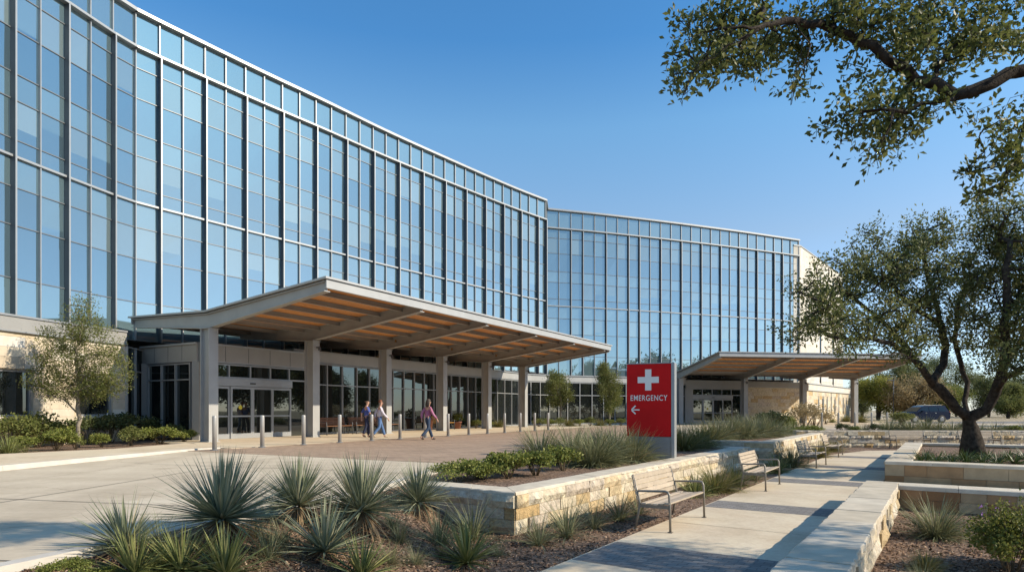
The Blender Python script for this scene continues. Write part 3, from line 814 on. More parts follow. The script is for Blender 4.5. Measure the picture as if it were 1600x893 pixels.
ws = face.build('stone_wall', M['stone_b'], BLD); bk.build('mortar_bed', M['mortar'], ws)
bw.build('cornice', [M['panel'], M['alu']], BLD)

def store(line, z0, z1, zt, nsub, name='storefront', dark=True, mw=.06):
    """storefront glazing along a line: each stretch between its ends is one part with its frame"""
    for a, b in zip(line, line[1:]):
        d = (b - a).normalized(); nr = V((d.y, -d.x, 0)); Lw = (b - a).length; n = max(1, round(Lw / nsub))
        g = MB(); f = MB()
        for k in range(n):
            p, q = a.lerp(b, k / n), a.lerp(b, (k + 1) / n)
            for y0, y1 in ((z0, zt), (zt, z1)):
                j = lambda: rng.uniform(-.0015, .0015)
                g.face([p + nr * j() + V((0, 0, y0)), q + nr * j() + V((0, 0, y0)), q + nr * j() + V((0, 0, y1)), p + nr * j() + V((0, 0, y1))], 0)
            f.bar(p + nr * .04 + V((0, 0, z0)), p + nr * .04 + V((0, 0, z1)), mw, .12, up=nr)
        f.bar(b + nr * .04 + V((0, 0, z0)), b + nr * .04 + V((0, 0, z1)), mw, .12, up=nr)
        for z in (z0 + .05, zt, z1 - .04): f.bar(a + nr * .035 + V((0, 0, z)) + d * .03, b + nr * .035 + V((0, 0, z)) - d * .03, .1, .09 if z < zt else .06)
        o = g.build(name, M['g_dark'], BLD); f.build('frame', M['alu'], o)

def band(line, z0, z1, th, back, mat2, name='cornice'):
    mb = MB()
    for a, b in zip(line, line[1:]):
        d = (b - a).normalized(); nr = V((d.y, -d.x, 0))
        mb.bar(a + V((0, 0, (z0 + z1) / 2)) - nr * (th / 2 - .12) - d * .02, b + V((0, 0, (z0 + z1) / 2)) - nr * (th / 2 - .12) + d * .02, th, z1 - z0 - .01, m=0)
        mb.bar(a + V((0, 0, z1 + .03)) - nr * (back / 2 - .2) - d * .03, b + V((0, 0, z1 + .03)) - nr * (back / 2 - .2) + d * .03, back, .08, m=1)
        mb.bar(a + V((0, 0, z0 - .02)) - nr * (.1) - d * .02, b + V((0, 0, z0 - .02)) - nr * .1 + d * .02, .44, .05, m=1)
    return mb.build(name, [mat2, M['alu']], BLD)
# recess, vestibule
def cp(a, q): return cn(a, q)
vc = V((-13.4, 27.4, 0)); vl = V((-16.9, 29.4, 0)); vr = V((-10.42, 32.58, 0))
store([V((-16.62, 27.52, 0)), V((-16.95, 29.35, 0))], .05, 4.05, 3.0, 1.0)
VH = 4.12
store([vl + V((.35, -.2, 0)), vc + V((-.45, .26, 0))], .05, 3.35, 2.62, 1.15)
band([vl, vc], 3.42, VH, .3, .4, M['panel'], 'fascia'); band([vc, vr], 3.42, VH, .3, .4, M['panel'], 'fascia')
for p, w_, d_ in ((vl + V((.18, -.1, 0)), .34, .3), (vc + V((-.12, .1, 0)), .34, .3), (vr + V((-.1, 0, 0)), .2, .25)):
    mb = MB(); mb.bar(p, p + V((0, 0, 3.4)), w_, d_); mb.build('corner_post', M['panel'], BLD)
for f in (.25, .5, .75):
    mb = MB(); p = vl.lerp(vc, f) + V((-.498, -.867, 0)) * .124; mb.bar(p + V((0, 0, 3.43)), p + V((0, 0, VH)), .018, .006, up=(-.5, -.87, 0)); mb.build('panel_joint', M['fin'], BLD)
for f in (.2, .4, .6, .8):
    mb = MB(); p = vc.lerp(vr, f) + N_ * .124; mb.bar(p + V((0, 0, 3.43)), p + V((0, 0, VH)), .018, .006, up=N_); mb.build('panel_joint', M['fin'], BLD)
mb = MB()
q = [vl, vc, vr, vr - N_ * 4, vl - N_ * .5]
mb.add([p + V((0, 0, VH - .1)) for p in q] + [p + V((0, 0, VH + .0)) for p in q], [(4, 3, 2, 1, 0), (5, 6, 7, 8, 9)], 0, .5)
mb.build('vestibule_roof', M['alu_grey'], BLD)

def doors(p, q, nr, H=2.35, head=3.35):
    """sliding entrance doors between p and q: transom glazing, header, four leaves"""
    d = (q - p).normalized(); Lw = (q - p).length
    g = MB(); f = MB()
    n = 5
    for k in range(n):
        a, b = p.lerp(q, k / n), p.lerp(q, (k + 1) / n)
        g.face([a + V((0, 0, H + .42)), b + V((0, 0, H + .42)), b + V((0, 0, head)), a + V((0, 0, head))], 0)
        f.bar(a + nr * .03 + V((0, 0, H + .4)), a + nr * .03 + V((0, 0, head)), .06, .1, up=nr)
    g.face([p.lerp(q, .81) + V((0, 0, 0)), q, q + V((0, 0, H + .42)), p.lerp(q, .81) + V((0, 0, H + .42))], 0)
    f.bar(q + nr * .03, q + nr * .03 + V((0, 0, head)), .07, .1, up=nr)
    f.bar(p + nr * .03 + V((0, 0, head - .03)), q + nr * .03 + V((0, 0, head - .03)), .1, .06)
    f.bar(p + nr * .035 + V((0, 0, H + .40)) , q + nr * .035 + V((0, 0, H + .40)), .1, .07)
    tr = g.build('transom_window', M['g_dark'], BLD); f.build('frame', M['alu'], tr)
    hb = MB(); e = p.lerp(q, .82)
    hb.bar(p + nr * .06 + V((0, 0, H + .19)), e + nr * .06 + V((0, 0, H + .19)), .2, .34, m=0)
    hb.bar(p.lerp(e, .47) + nr * .175 + V((0, 0, H + .16)), p.lerp(e, .53) + nr * .175 + V((0, 0, H + .16)), .03, .06, m=1)
    hb.build('door_header', [M['alu'], M['black']], BLD)
    for k in range(4):
        a, b = p.lerp(e, k / 4), p.lerp(e, (k + 1) / 4)
        o = nr * (.10 if k in (1, 2) else .04)
        gl = MB(); fr = MB()
        gl.face([a + o + V((0, 0, .1)), b + o + V((0, 0, .1)), b + o + V((0, 0, H)), a + o + V((0, 0, H))], 0)
        dd = gl.build('sliding_door', M['g_dark'], BLD)
        for x in (a + d * .045, b - d * .045): fr.bar(x + o + nr * .012 + V((0, 0, .02)), x + o + nr * .012 + V((0, 0, H)), .09, .06, up=nr)
        for z, h in ((.13, .22), (1.02, .07), (H - .05, .1)): fr.bar(a + d * .09 + o + nr * .012 + V((0, 0, z)), b - d * .09 + o + nr * .012 + V((0, 0, z)), .06, h)
        fr.build('frame', M['alu'], dd)
        if k == 1:
            de = MB(); c = a.lerp(b, .45) + o + nr * .012 + V((0, 0, 1.42)); up = V((0, 0, 1))
            de.face([c + (d * math.cos(t) + up * math.sin(t)) * .1 for t in [2 * math.pi * i / 14 for i in range(14)]], 0)
            de.build('warning_sticker', M['sticker'], dd)
M['sticker'] = simple('yellow sticker', (.55, .45, .03), .6)
a1 = vc + A_ * .3; 
doors(a1, vc.lerp(vr, .985), N_)
# storefront under the canopy, in stretches between the columns
sl = [cn(6.9, -2.0) + A_ * (.0), cn(10.4, -2.15), cn(15.6, -2.2), cn(20.8, -2.3), cn(26, -2.35), cn(31.6, -2.4)]
sl = [V((p.x, p.y, 0)) for p in sl]
store(sl, .02, 3.74, 2.62, 1.05)
tail = [sl[-1], V((4.9, 56.9, 0)), V((7.2, 57.9, 0)), V((10.5, 59.1, 0)), V((14.3, 60.5, 0)), V((16.6, 61.35, 0))]
tail = [tail[0]] + [p for p in tail[1:]]
store(tail, .02, 3.74, 2.6, 1.05)
full = sl + tail[1:]
band([cn(5.9, -2.2)] + full[1:], 3.80, 4.30, .5, 2.8, M['roof_metal'])
band(full[-1:] + [V((24.0, 64.15, 0)), V((30.9, 67.3, 0))], 3.62, 4.1, .5, 2.2, M['panel'])
# second entrance
v0 = V((16.6, 61.35, 0)); v1 = V((23.0, 63.8, 0)); dv = (v1 - v0).normalized(); nv = V((dv.y, -dv.x, 0))
doors(v0 + dv * .8, v1 - dv * .3, nv)
mb = MB(); mb.bar(v0 + dv * .35, v0 + dv * .35 + V((0, 0, 3.4)), .9, .3, up=nv); mb.bar(v0 + V((0, 0, 3.5)), v1 + V((0, 0, 3.5)), .3, .28); mb.bar(v1, v1 + V((0, 0, 3.4)), .5, .3, up=nv)
mb.build('door_surround', M['panel'], BLD)
# stone end of the ground floor and the low wing beyond it
face = MB(); bk = MB()
e0 = V((23.2, 63.85, 0)); e1 = V((31.0, 67.3, 0)); e2 = V((44.0, 83.4, 0)); ev = V((24, 90, 0))
for a, b, zt in ((e0, e1, 3.6),):
    d = (b - a).normalized(); nr = V((d.y, -d.x, 0))
    wall_face(face, a, b, -.1, zt, nr, [.36, .3, .42], (.5, 1.3), rng, .03, .2)
    bk.face([a - nr * .02 + V((0, 0, -.1)), b - nr * .02 + V((0, 0, -.1)), b - nr * .02 + V((0, 0, zt)), a - nr * .02 + V((0, 0, zt))], 0, .5)
d = (e2 - e1).normalized(); nr = V((d.y, -d.x, 0)); op = []
Lw = (e2 - e1).length
for u, wd, z0, z1 in ((4.6, .5, .8, 2.6), (6.4, .9, .0, 2.6), (8.4, .6, .8, 2.6), (10.4, .5, .8, 2.9), (12.2, .7, .8, 2.6), (14.3, .5, .8, 2.9), (16.6, .7, .8, 2.6), (18.4, .7, .8, 2.6)):
    g = MB(); p0 = e1 + d * u; p1 = e1 + d * (u + wd); i = -nr * .12
    g.face([p0 + i + V((0, 0, z0)), p1 + i + V((0, 0, z0)), p1 + i + V((0, 0, z1)), p0 + i + V((0, 0, z1))], 0, .4)
    wo = g.build('window', M['g_dark'], BLD); f = MB()
    for x in (p0 + d * .03, p1 - d * .03): f.bar(x + i * .8 + V((0, 0, z0)), x + i * .8 + V((0, 0, z1)), .05, .06, up=nr)
    f.bar(p0 + i * .8 + V((0, 0, z1 - .03)) , p1 + i * .8 + V((0, 0, z1 - .03)), .06, .05); f.build('frame', M['alu_grey'], wo)
    op.append((u, u + wd, z0, z1))
wall_face(face, e1, e2, -.1, 3.4, nr, [.4, .45], (.7, 1.5), rng, .015, .5, op)
cuts = sorted([0, Lw] + [x for o in op for x in o[:2]])
for c0, c1 in zip(cuts, cuts[1:]):
    mid = (c0 + c1) / 2; oo = [o for o in op if o[0] < mid < o[1]]
    for z0, z1 in ([(-.1, 3.4)] if not oo else [(-.1, oo[0][2]), (oo[0][3], 3.4)]):
        if z1 - z0 > .03: bk.face([e1 + d * c0 - nr * .03 + V((0, 0, z0)), e1 + d * c1 - nr * .03 + V((0, 0, z0)), e1 + d * c1 - nr * .03 + V((0, 0, z1)), e1 + d * c0 - nr * .03 + V((0, 0, z1))], 0, .5)
ws = face.build('stone_wall', M['stone_w'], BLD); bk.build('mortar_bed', M['mortar'], ws)
# stone tower rising behind: big smooth panels
T0 = V((31.25, 69.35, 0)); T1 = T0 + d * 20.4; T00 = T0 + V((-.9, -.36, 0))
face = MB()
wall_face(face, T0, T1, 3.4, 19.0, nr, [1.3], (2.2, 2.6), rng, .006, 3, [(8.2, 9.0, 4.5, 17.5), (14.5, 15.3, 4.5, 17.5)], .05, .012)
dd = (T0 - T00).normalized(); wall_face(face, T00, T0, 3.4, 19.0, V((dd.y, -dd.x, 0)), [1.3], (.9, 1.0), rng, .004, 3)
tw = face.build('stone_tower', M['limeblock'], BLD)
mb = MB()
mb.prism([T0 - nr * .04, T1 - nr * .04, T1 - nr * 14, T0 - nr * 14], V((0, 0, 3.3)), 0, .5)
mb2 = MB(); q = [T00 - V((-.03, .05, 0)) + V((.02, .1, 0)), T0 - nr * .06, T1 - nr * .06, T1 - nr * 14, T00 + V((-8, 8, 0))]
mb2.prism([p + V((0, 0, 3.3)) for p in q], V((0, 0, 15.68)), 0, .5)
core = mb2.build('tower_core', M['limeblock'], tw)
mb = MB()
for a, b in ((T00, T0), (T0, T1)):
    dq = (b - a).normalized(); nq = V((dq.y, -dq.x, 0)); mb.bar(a + V((0, 0, 19.05)) - nq * .15, b + V((0, 0, 19.05)) - nq * .15, .45, .12)
mb.build('coping', M['roof_metal'], tw)
mb = MB()
for u in (8.2, 14.5):
    p0 = T0 + d * u - nr * .045; p1 = p0 + d * .8
    mb.face([p0 + V((0, 0, 4.5)), p1 + V((0, 0, 4.5)), p1 + V((0, 0, 17.5)), p0 + V((0, 0, 17.5))], 0)
mb.build('slot_window', M['g_dark'], BLD)
band([e1, e2], 3.4, 4.05, .3, .6, M['limeblock'], 'parapet')

# ------------------------------------------------------------------ the two canopies
def canopy(label, A, N, O, spans, Lf, Mb, zc, zf, zb, tail, npur, head):
    """butterfly roof on a row of columns: O the foot of the first column, A along the row, N out to the drive"""
    root = thing('entrance_canopy', label, 'canopy', tuple(O), 0, 'steel canopies over the two entrances')
    pos = [0]
    for s in spans: pos.append(pos[-1] + s)
    a0, a1 = -.32, pos[-1] + tail
    def pt(a, q, z): p = O + A * a + N * q; return V((p.x, p.y, z))
    def zt(q): return zc + (zf - zc) * q / Lf if q >= 0 else zc + (zb - zc) * (-q) / Mb
    # roof sheet and edges
    rf = MB()
    qs = [-Mb, 0, Lf]
    for q0, q1 in zip(qs, qs[1:]):
        vs = [pt(a, q, zt(q) + dz) for dz in (0, .075) for a, q in ((a0 - .1, q0 - (.1 if q0 < 0 else 0)), (a1 + .1, q0 - (.1 if q0 < 0 else 0)), (a1 + .1, q1 + (.1 if q1 > 0 else 0)), (a0 - .1, q1 + (.1 if q1 > 0 else 0)))]
        rf.add(vs, [(0, 1, 2, 3), (7, 6, 5, 4), (0, 4, 5, 1), (2, 6, 7, 3), (1, 5, 6, 2), (3, 7, 4, 0)], 0, .5)
    rf.build('roof', M['roof_metal'], root)
    # timber soffit
    so_ = MB()
    for q0, q1 in zip(qs, qs[1:]):
        so_.face([pt(a, q, zt(q) - .035) for a, q in ((a0 + .05, q0 + .03), (a0 + .05, q1 - .03), (a1 - .05, q1 - .03), (a1 - .05, q0 + .03))], 0)
    so_.build('timber_soffit', M['timber'], root)
    # fascia channels front and back
    for q, h in ((Lf, .31), (-Mb, .27)):
        f = MB(); s = 1 if q > 0 else -1
        z = zt(q)
        f.prism([pt(a0, q - s * .02, z - .012), pt(a0, q + s * .03, z - .012), pt(a0, q + s * .03, z - h), pt(a0, q - s * .10, z - h), pt(a0, q - s * .10, z - h + .03), pt(a0, q - s * .02, z - h + .03)], A * (a1 - a0))
        f.build('fascia', M['roof_metal'], root)
    # purlins
    pur = list(np.linspace(-Mb + .9, -.5, 3)) + list(np.linspace(.55, Lf - 1.15, npur))
    for q in pur:
        z = zt(q); p = MB()
        for z0, z1, wd in ((z - .058, z - .04, .10), (z - .20, z - .058, .02), (z - .216, z - .20, .11)):
            p.obox(pt((-.19 + a1 - .12) / 2, q, (z0 + z1) / 2), A * (a1 - .12 + .19) / 2, N * wd / 2, (0, 0, (z1 - z0) / 2))
        p.build('purlin', M['steel'], root)
    # tapered cross beams
    beams = [0.0] + pos[1:] if tail < .6 else pos + [a1 - .12]
    for bi, a in enumerate(pos if tail < .6 else pos + [a1 - .1]):
        ae = a if a > 0 else -.2
        b = MB()
        def depth(q): return .62 - .24 * abs(q) / (Lf if q > 0 else Mb)
        for (q0, q1) in ((-Mb + .06, 0), (0, Lf - .06)):
            o = [pt(ae, q0, zt(q0) - .045), pt(ae, q1, zt(q1) - .045), pt(ae, q1, zt(q1) - depth(q1)), pt(ae, q0, zt(q0) - depth(q0))]
            b.prism([p - A * .012 for p in o], A * .024)
            o2 = [pt(ae, q0, zt(q0) - depth(q0)), pt(ae, q1, zt(q1) - depth(q1))]
            for (u, v) in ((o2[0], o2[1]),):
                for sgn in (0,):
                    b.add([u - A * .14, u + A * .14, v + A * .14, v - A * .14, u - A * .14 - V((0, 0, .03)), u + A * .14 - V((0, 0, .03)), v + A * .14 - V((0, 0, .03)), v - A * .14 - V((0, 0, .03))],
                          [(0, 1, 2, 3), (7, 6, 5, 4), (0, 4, 5, 1), (2, 6, 7, 3), (1, 5, 6, 2), (3, 7, 4, 0)])
            u, v = pt(ae, q0, zt(q0) - .04), pt(ae, q1, zt(q1) - .04)
            b.add([u - A * .13, u + A * .13, v + A * .13, v - A * .13, u - A * .13 - V((0, 0, .03)), u + A * .13 - V((0, 0, .03)), v + A * .13 - V((0, 0, .03)), v - A * .13 - V((0, 0, .03))],
                  [(0, 1, 2, 3), (7, 6, 5, 4), (0, 4, 5, 1), (2, 6, 7, 3), (1, 5, 6, 2), (3, 7, 4, 0)])
        b.build('beam', M['steel'], root)
    # columns: rolled steel section with base plate and a small lamp near the head
    for i, a in enumerate(pos):
        c = MB(); ac = a if a > 0 else -.2
        zt_ = zc - .66
        for q in (-.26, .26): c.obox(pt(ac, q, zt_ / 2), A * .21, N * .022, (0, 0, zt_ / 2))
        c.obox(pt(ac, 0, zt_ / 2), A * .10, N * .238, (0, 0, zt_ / 2))
        c.obox(pt(ac, 0, zt_ + .015), A * .24, N * .32, (0, 0, .014))
        c.obox(pt(ac, 0, .02), A * .26, N * .33, (0, 0, .022))
        col = c.build('column', M['steel'], root)
        b = MB()
        for sa in (-1, 1):
            for sq in (-1, 1): b.obox(pt(ac + sa * .235, sq * .2, .055), A * .015, N * .015, (0, 0, .015))
        b.build('anchor_bolt', M['alu_grey'], col)
        if i > 0:
            l = MB(); p = pt(ac, .38, zt_ - .3)
            l.tube([p, p + N * .10, p + N * .12 + V((0, 0, -.14))], [.05, .06, .08], 8); l.bar(pt(ac, .28, zt_ - .3), p, .05, .05)
            l.build('spotlight', M['fin'], col)
    # a pair of lamps on the beams
    for a in pos[2:]:
        l = MB(); p = pt(a, .05, zc + .05)
        l.tube([pt(a - .2, .9, zt(.9) - .24), pt(a - .2, .9, zt(.9) - .38)], [.03, .07], 8)
        l.build('downlight', M['lampbrass'], root)
    return root
M['lampbrass'] = simple('brass lamp', (.30, .20, .08), .4, .6)
canopy('long steel and timber entrance canopy on six columns', A_, N_, V((-12.12, 26, 0)), [5.2] * 5, 6.65, 5.3, 5.22, 5.88, 5.36, 1.0, 5, True)
A2 = V((.988, .155, 0)).normalized(); N2 = V((.15, -.988, 0)).normalized()
canopy('smaller steel and timber canopy in front of the stone wall', A2, N2, V((16.0, 60.2, 0)), [6.3, 6.1, 5.5], 8.1, 4.0, 4.9, 5.98, 5.0, .3, 5, False)
# ------------------------------------------------------------------ emergency sign
def text_mesh(body, size, font_ext=.004):
    c = bpy.data.curves.new('txt', 'FONT'); c.body = body; c.size = size; c.extrude = font_ext; c.align_x = 'CENTER'; c.align_y = 'CENTER'; c.offset = .001; c.space_character = 1.10
    o = bpy.data.objects.new('txt', c); COL.objects.link(o)
    dg = bpy.context.evaluated_depsgraph_get(); me = bpy.data.meshes.new_from_object(o.evaluated_get(dg))
    bpy.data.objects.remove(o); return me
sg = P(1016, 714, z=-.02); sg.z = -.03
SIGN = thing('emergency_sign', 'tall red emergency sign with white cross on a grey plinth', 'sign', tuple(sg), R(-23))
def local(o): o.parent = SIGN; return o
W, D, Z0, Z1 = .62, .17, .60, 2.60
m = MB(); m.bbox(-W, W - .02, -D - .012, D - .02, Z0, Z1, .012); m.build('face_panel', M['red'], SIGN, world=False)
m = MB(); m.bbox(W - .017, W + .075, -D - .022, D, -.1, Z1 + .02, .01); m.build('side_post', M['alu'], SIGN, world=False)
m = MB(); m.bbox(-W + .02, W - .02, -D + .01, D - .03, -.1, Z0 - .006, .008); m.build('plinth', M['sign_grey'], SIGN, world=False)
m = MB(); m.bbox(-W - .002, W - .02, -D - .014, D - .018, Z1 + .003, Z1 + .028, .006); m.build('top_cap', M['alu'], SIGN, world=False)
yf = -D - .014
m = MB(); cx, cz = -.02, 2.16
def plate2(x0, x1, z0, z1): m.box(x0, x1, yf - .012, yf - .0005, z0, z1)
plate2(cx - .085, cx + .085, cz - .29, cz + .29); plate2(cx - .29, cx - .0852, cz - .085, cz + .085); plate2(cx + .0852, cx + .29, cz - .085, cz + .085)
m.build('white_cross', M['white'], SIGN, world=False)
me = text_mesh('EMERGENCY', .185); me.materials.clear(); me.materials.append(M['white'])
t = bpy.data.objects.new('lettering', me); COL.objects.link(t); t.parent = SIGN; t.rotation_euler = (R(90), 0, 0); t.location = (-.01, yf - .005, 1.655); t.scale = (.90, 1.18, 1)
m = MB(); ax0, ax1, az = -.48, -.26, 1.335
m.box(ax0 + .03, ax1, yf - .012, yf - .0005, az - .016, az + .016)
for s in (1, -1): m.bar((ax0, yf - .0065, az + s * .006), (ax0 + .11, yf - .0065, az + s * .115), .011, .036, up=(-s, 0, 1))
m.build('arrow', M['white'], SIGN, world=False)

# ------------------------------------------------------------------ bollards
def bollard(label, loc, group, h=1.1, r=.072):
    root = thing('bollard', label, 'bollard', loc, 0, group)
    m = MB(); m.lathe([(r, -.05), (r, h - .04), (r * .93, h - .012), (r * .6, h), (.001, h + .004)], n=18); m.build('post', M['bollard'], root, True, False)
    m = MB(); m.lathe([(r + .06, 0), (r + .06, .012), (r + .012, .022)], n=18); m.build('base_plate', M['alu_grey'], root, False, False)
    return root
ORD = ['first', 'second', 'third', 'fourth', 'fifth', 'sixth', 'seventh', 'eighth', 'ninth', 'tenth', 'eleventh', 'twelfth', 'thirteenth', 'fourteenth']
pb = None
for i in range(14):
    p = C0 + A_ * (-3.45 + 1.831 * i) + N_ * 4.95
    lb = f'grey steel bollard, {ORD[i]} along the forecourt row counting from the sliding doors end'
    if i == 0: pb = bollard(lb, (p.x, p.y, .016), 'bollards along the forecourt')
    else: dup(pb, (p.x, p.y, .016), 0, lb)
for i, (u, v) in enumerate(((1284, 669), (1310, 668), (1336, 667), (1362, 666.5), (1386, 666))):
    p = P(u, v, z=0.0)
    dup(pb, (p.x, p.y, .01), 0, f'pale bollard, {ORD[i]} from the stone wall in the row beside the smaller canopy', 1.0, 'bollards by the second canopy')

# ------------------------------------------------------------------ garden benches
def bench(label, loc, rz, group, name='slatted_bench', slat='slat', metal='bench_metal', Lb=1.83):
    """faces +x in its own frame, runs along y"""
    root = thing(name, label, 'bench', loc, rz, group)
    h = Lb / 2
    m = MB()
    for i in range(5):
        x = .03 + i * .098; z = .43 + .018 * (i - 1.2) ** 2 * .2
        m.bbox(x - .043, x + .043, -h, h, z - .014, z + .014, .006)
    m.build('seat', M[slat], root, world=False)
    m = MB(); r = math.tan(R(14))
    for i in range(5):
        z = .52 + i * .083; x = -.065 - (z - .45) * r
        m.obox((x, 0, z), (.012, 0, 0), (0, h, 0), (-.034 * r, 0, .034))
    m.build('backrest', M[slat], root, world=False)
    for s in (-1, 1):
        y = s * (h - .03)
        m = MB()
        m.tube([(-.13, y, 0), (-.075, y, .25), (-.045, y, .43), (-.085, y, .6), (-.175, y, .9)], [.022, .022, .024, .02, .016], 8)
        m.build('back_leg', M[metal], root, True, False)
        m = MB()
        m.tube([(.475, y, 0), (.465, y, .40), (.455, y, .60), (.43, y, .645), (.38, y, .655), (-.04, y, .635), (-.1, y, .63)], [.021] * 5 + [.018, .016], 8)
        m.build('armrest', M[metal], root, True, False)
        m = MB(); m.bar((-.05, y, .395), (.47, y, .40), .03, .05); m.build('side_rail', M[metal], root, world=False)
        m = MB(); m.box(.44, .51, y - .035, y + .035, 0, .012); m.box(-.165, -.095, y - .035, y + .035, 0, .012); m.build('foot_plate', M[metal], root, world=False)
    return root
ang = math.atan2(ES.y, ES.x) - R(90)
GB = 'slatted benches along the path'
def bpos(u, v, ds): p = P(u, v, z=LOW); return p
b1 = P(1047, 832, z=LOW); b1e = P(1103, 808, z=LOW)
def place(frontnear, label, k, dz=LOW + .002, spin=0):
    s, t = to_st(frontnear.x, frontnear.y)
    c = st(s + .9, t - .475, dz)
    if k == 0: return bench(label, tuple(c), ang, GB)
    return dup(BN, tuple(c), ang + spin, label)
BN = place(b1, 'pale slatted bench closest of the path benches, in front of the long stone wall', 0)
place(P(1195, 767, z=LOW), 'pale slatted bench second along the path, by the end of the long stone wall', 1, spin=.02)
place(P(1277, 731, z=LOW), 'pale slatted bench third along the path, under the far stepped stone wall', 2, spin=-.03)
place(P(1309, 714, z=LOW), 'small looking pale bench fourth and last along the path edge', 3, spin=.03)
# backed benches against the far wall
for k, (u, lb) in enumerate(((1384, 'pale slatted bench against the ragged far wall facing down the path'), (1486, 'pale slatted bench against the far wall behind the big oak trunk'))):
    p = P(u, 696, z=LOW)
    dup(BN, (p.x, 33.2, LOW), R(-90), lb, 1.0, 'slatted benches at the far wall')
# brown benches by the glass under the canopy
GW = 'wooden benches by the storefront'
wb = None
angf = math.atan2(A_.y, A_.x) - R(90)
for k, (a, q, mt, lb) in enumerate(((8.0, -1.45, 'brown_slat', 'dark brown wooden bench by the glass left of the two walkers'), (11.9, -1.5, 'brown_slat', 'dark brown wooden bench by the glass behind the lone walker'), (17.6, -1.55, 'orange_slat', 'honey coloured bench with a planter beside it by the glass'))):
    c = cn(a, q, .018)
    bench(lb, tuple(c), angf, GW, 'wooden_bench', mt, 'fin', 1.9)
# a third shorter brown bench
c = cn(9.9, -1.5, .018); bench('small brown wooden bench between the column and the two walkers', tuple(c), angf, GW, 'wooden_bench', 'brown_slat', 'fin', 1.3)

def leaf_cloud(rng, n, c, rad, size, flat=.0):
    """n leaf quads (bent diamonds) scattered in an ellipsoid"""
    c = np.array(c); rad = np.array(rad)
    d = rng.normal(size=(n, 3)); d /= np.linalg.norm(d, axis=1, keepdims=True)
    r = rng.random((n, 1)) ** .45
    return c + d * r * rad
def leaves_mesh(rng, pos, size, up=.4, aspect=.5, outward=None):
    """a leaf at each position: a folded diamond of four triangles; returns verts, faces, tint"""
    n = len(pos)
    d = rng.normal(size=(n, 3))
    if outward is not None: d = d * .6 + outward
    d[:, 2] += up * .3
    d /= np.linalg.norm(d, axis=1, keepdims=True)
    w = rng.normal(size=(n, 3)); w -= d * (w * d).sum(1, keepdims=True); w /= np.linalg.norm(w, axis=1, keepdims=True)
    nn = np.cross(d, w)
    s = (size * (.65 + .7 * rng.random((n, 1))))
    a = pos; b = pos + d * s * .5 + w * s * aspect * .5 + nn * s * .10; c = pos + d * s; e = pos + d * s * .5 - w * s * aspect * .5 + nn * s * .10
    f1 = pos + d * s * .5
    verts = np.stack([a, b, c, e], 1).reshape(-1, 3)
    idx = np.arange(n)[:, None] * 4
    faces = np.concatenate([idx + np.array([[0, 1, 2]]), idx + np.array([[0, 2, 3]])], 1).reshape(-1, 3)
    t = np.clip(rng.normal(.5, .24, n), 0, 1)
    return verts, faces, np.repeat(t, 2)

def potted(label, loc, h=.45, r=.3):
    root = thing('potted_plant', label, 'planter', loc)
    m = MB(); m.lathe([(r * .72, 0), (r * .95, h * .86), (r * 1.06, h * .86), (r * 1.06, h), (r * .9, h), (r * .86, h - .06)], n=18); m.build('pot', M['terracotta'], root, True, False)
    g = np.random.default_rng(3)
    pos = leaf_cloud(g, 260, (0, 0, h + .28), (.36, .36, .3), .1)
    v, f, t = leaves_mesh(g, pos, .14); np_mesh('foliage', v, f, t, M['leaf_shrub'], root)
    return root
c = cn(16.2, -1.5, .018); potted('bushy green plant in a terracotta pot on the pavement by the honey bench', tuple(c), .75, .34)
c = cn(19.6, -1.6, .018); potted('dark leafy plant in a round pot near the fifth column', tuple(c), .5, .3)

# ------------------------------------------------------------------ people
def skin_body(joints, edges, root_i, sub=1):
    """one continuous body grown over a skeleton: joints {name: (pos, radius or (rx, ry))}"""
    names = list(joints); me = bpy.data.meshes.new('body')
    me.from_pydata([joints[n][0] for n in names], [(names.index(a), names.index(b)) for a, b in edges], [])
    o = bpy.data.objects.new('body', me); COL.objects.link(o)
    md = o.modifiers.new('s', 'SKIN'); md.use_smooth_shade = True; md.branch_smoothing = .4
    for i, n in enumerate(names):
        r = joints[n][1]; sv = me.skin_vertices[0].data[i]
        sv.radius = (r, r) if not hasattr(r, '__len__') else r
        sv.use_root = (n == root_i)
    s2 = o.modifiers.new('u', 'SUBSURF'); s2.levels = sub; s2.render_levels = sub
    dg = bpy.context.evaluated_depsgraph_get(); dg.update()
    res = bpy.data.meshes.new_from_object(o.evaluated_get(dg))
    bpy.data.objects.remove(o)
    return res
def obj_from(me, name, mat, parent):
    me.materials.clear(); me.materials.append(mat)
    me.polygons.foreach_set('use_smooth', [True] * len(me.polygons))
    o = bpy.data.objects.new(name, me); COL.objects.link(o); o.parent = parent; return o

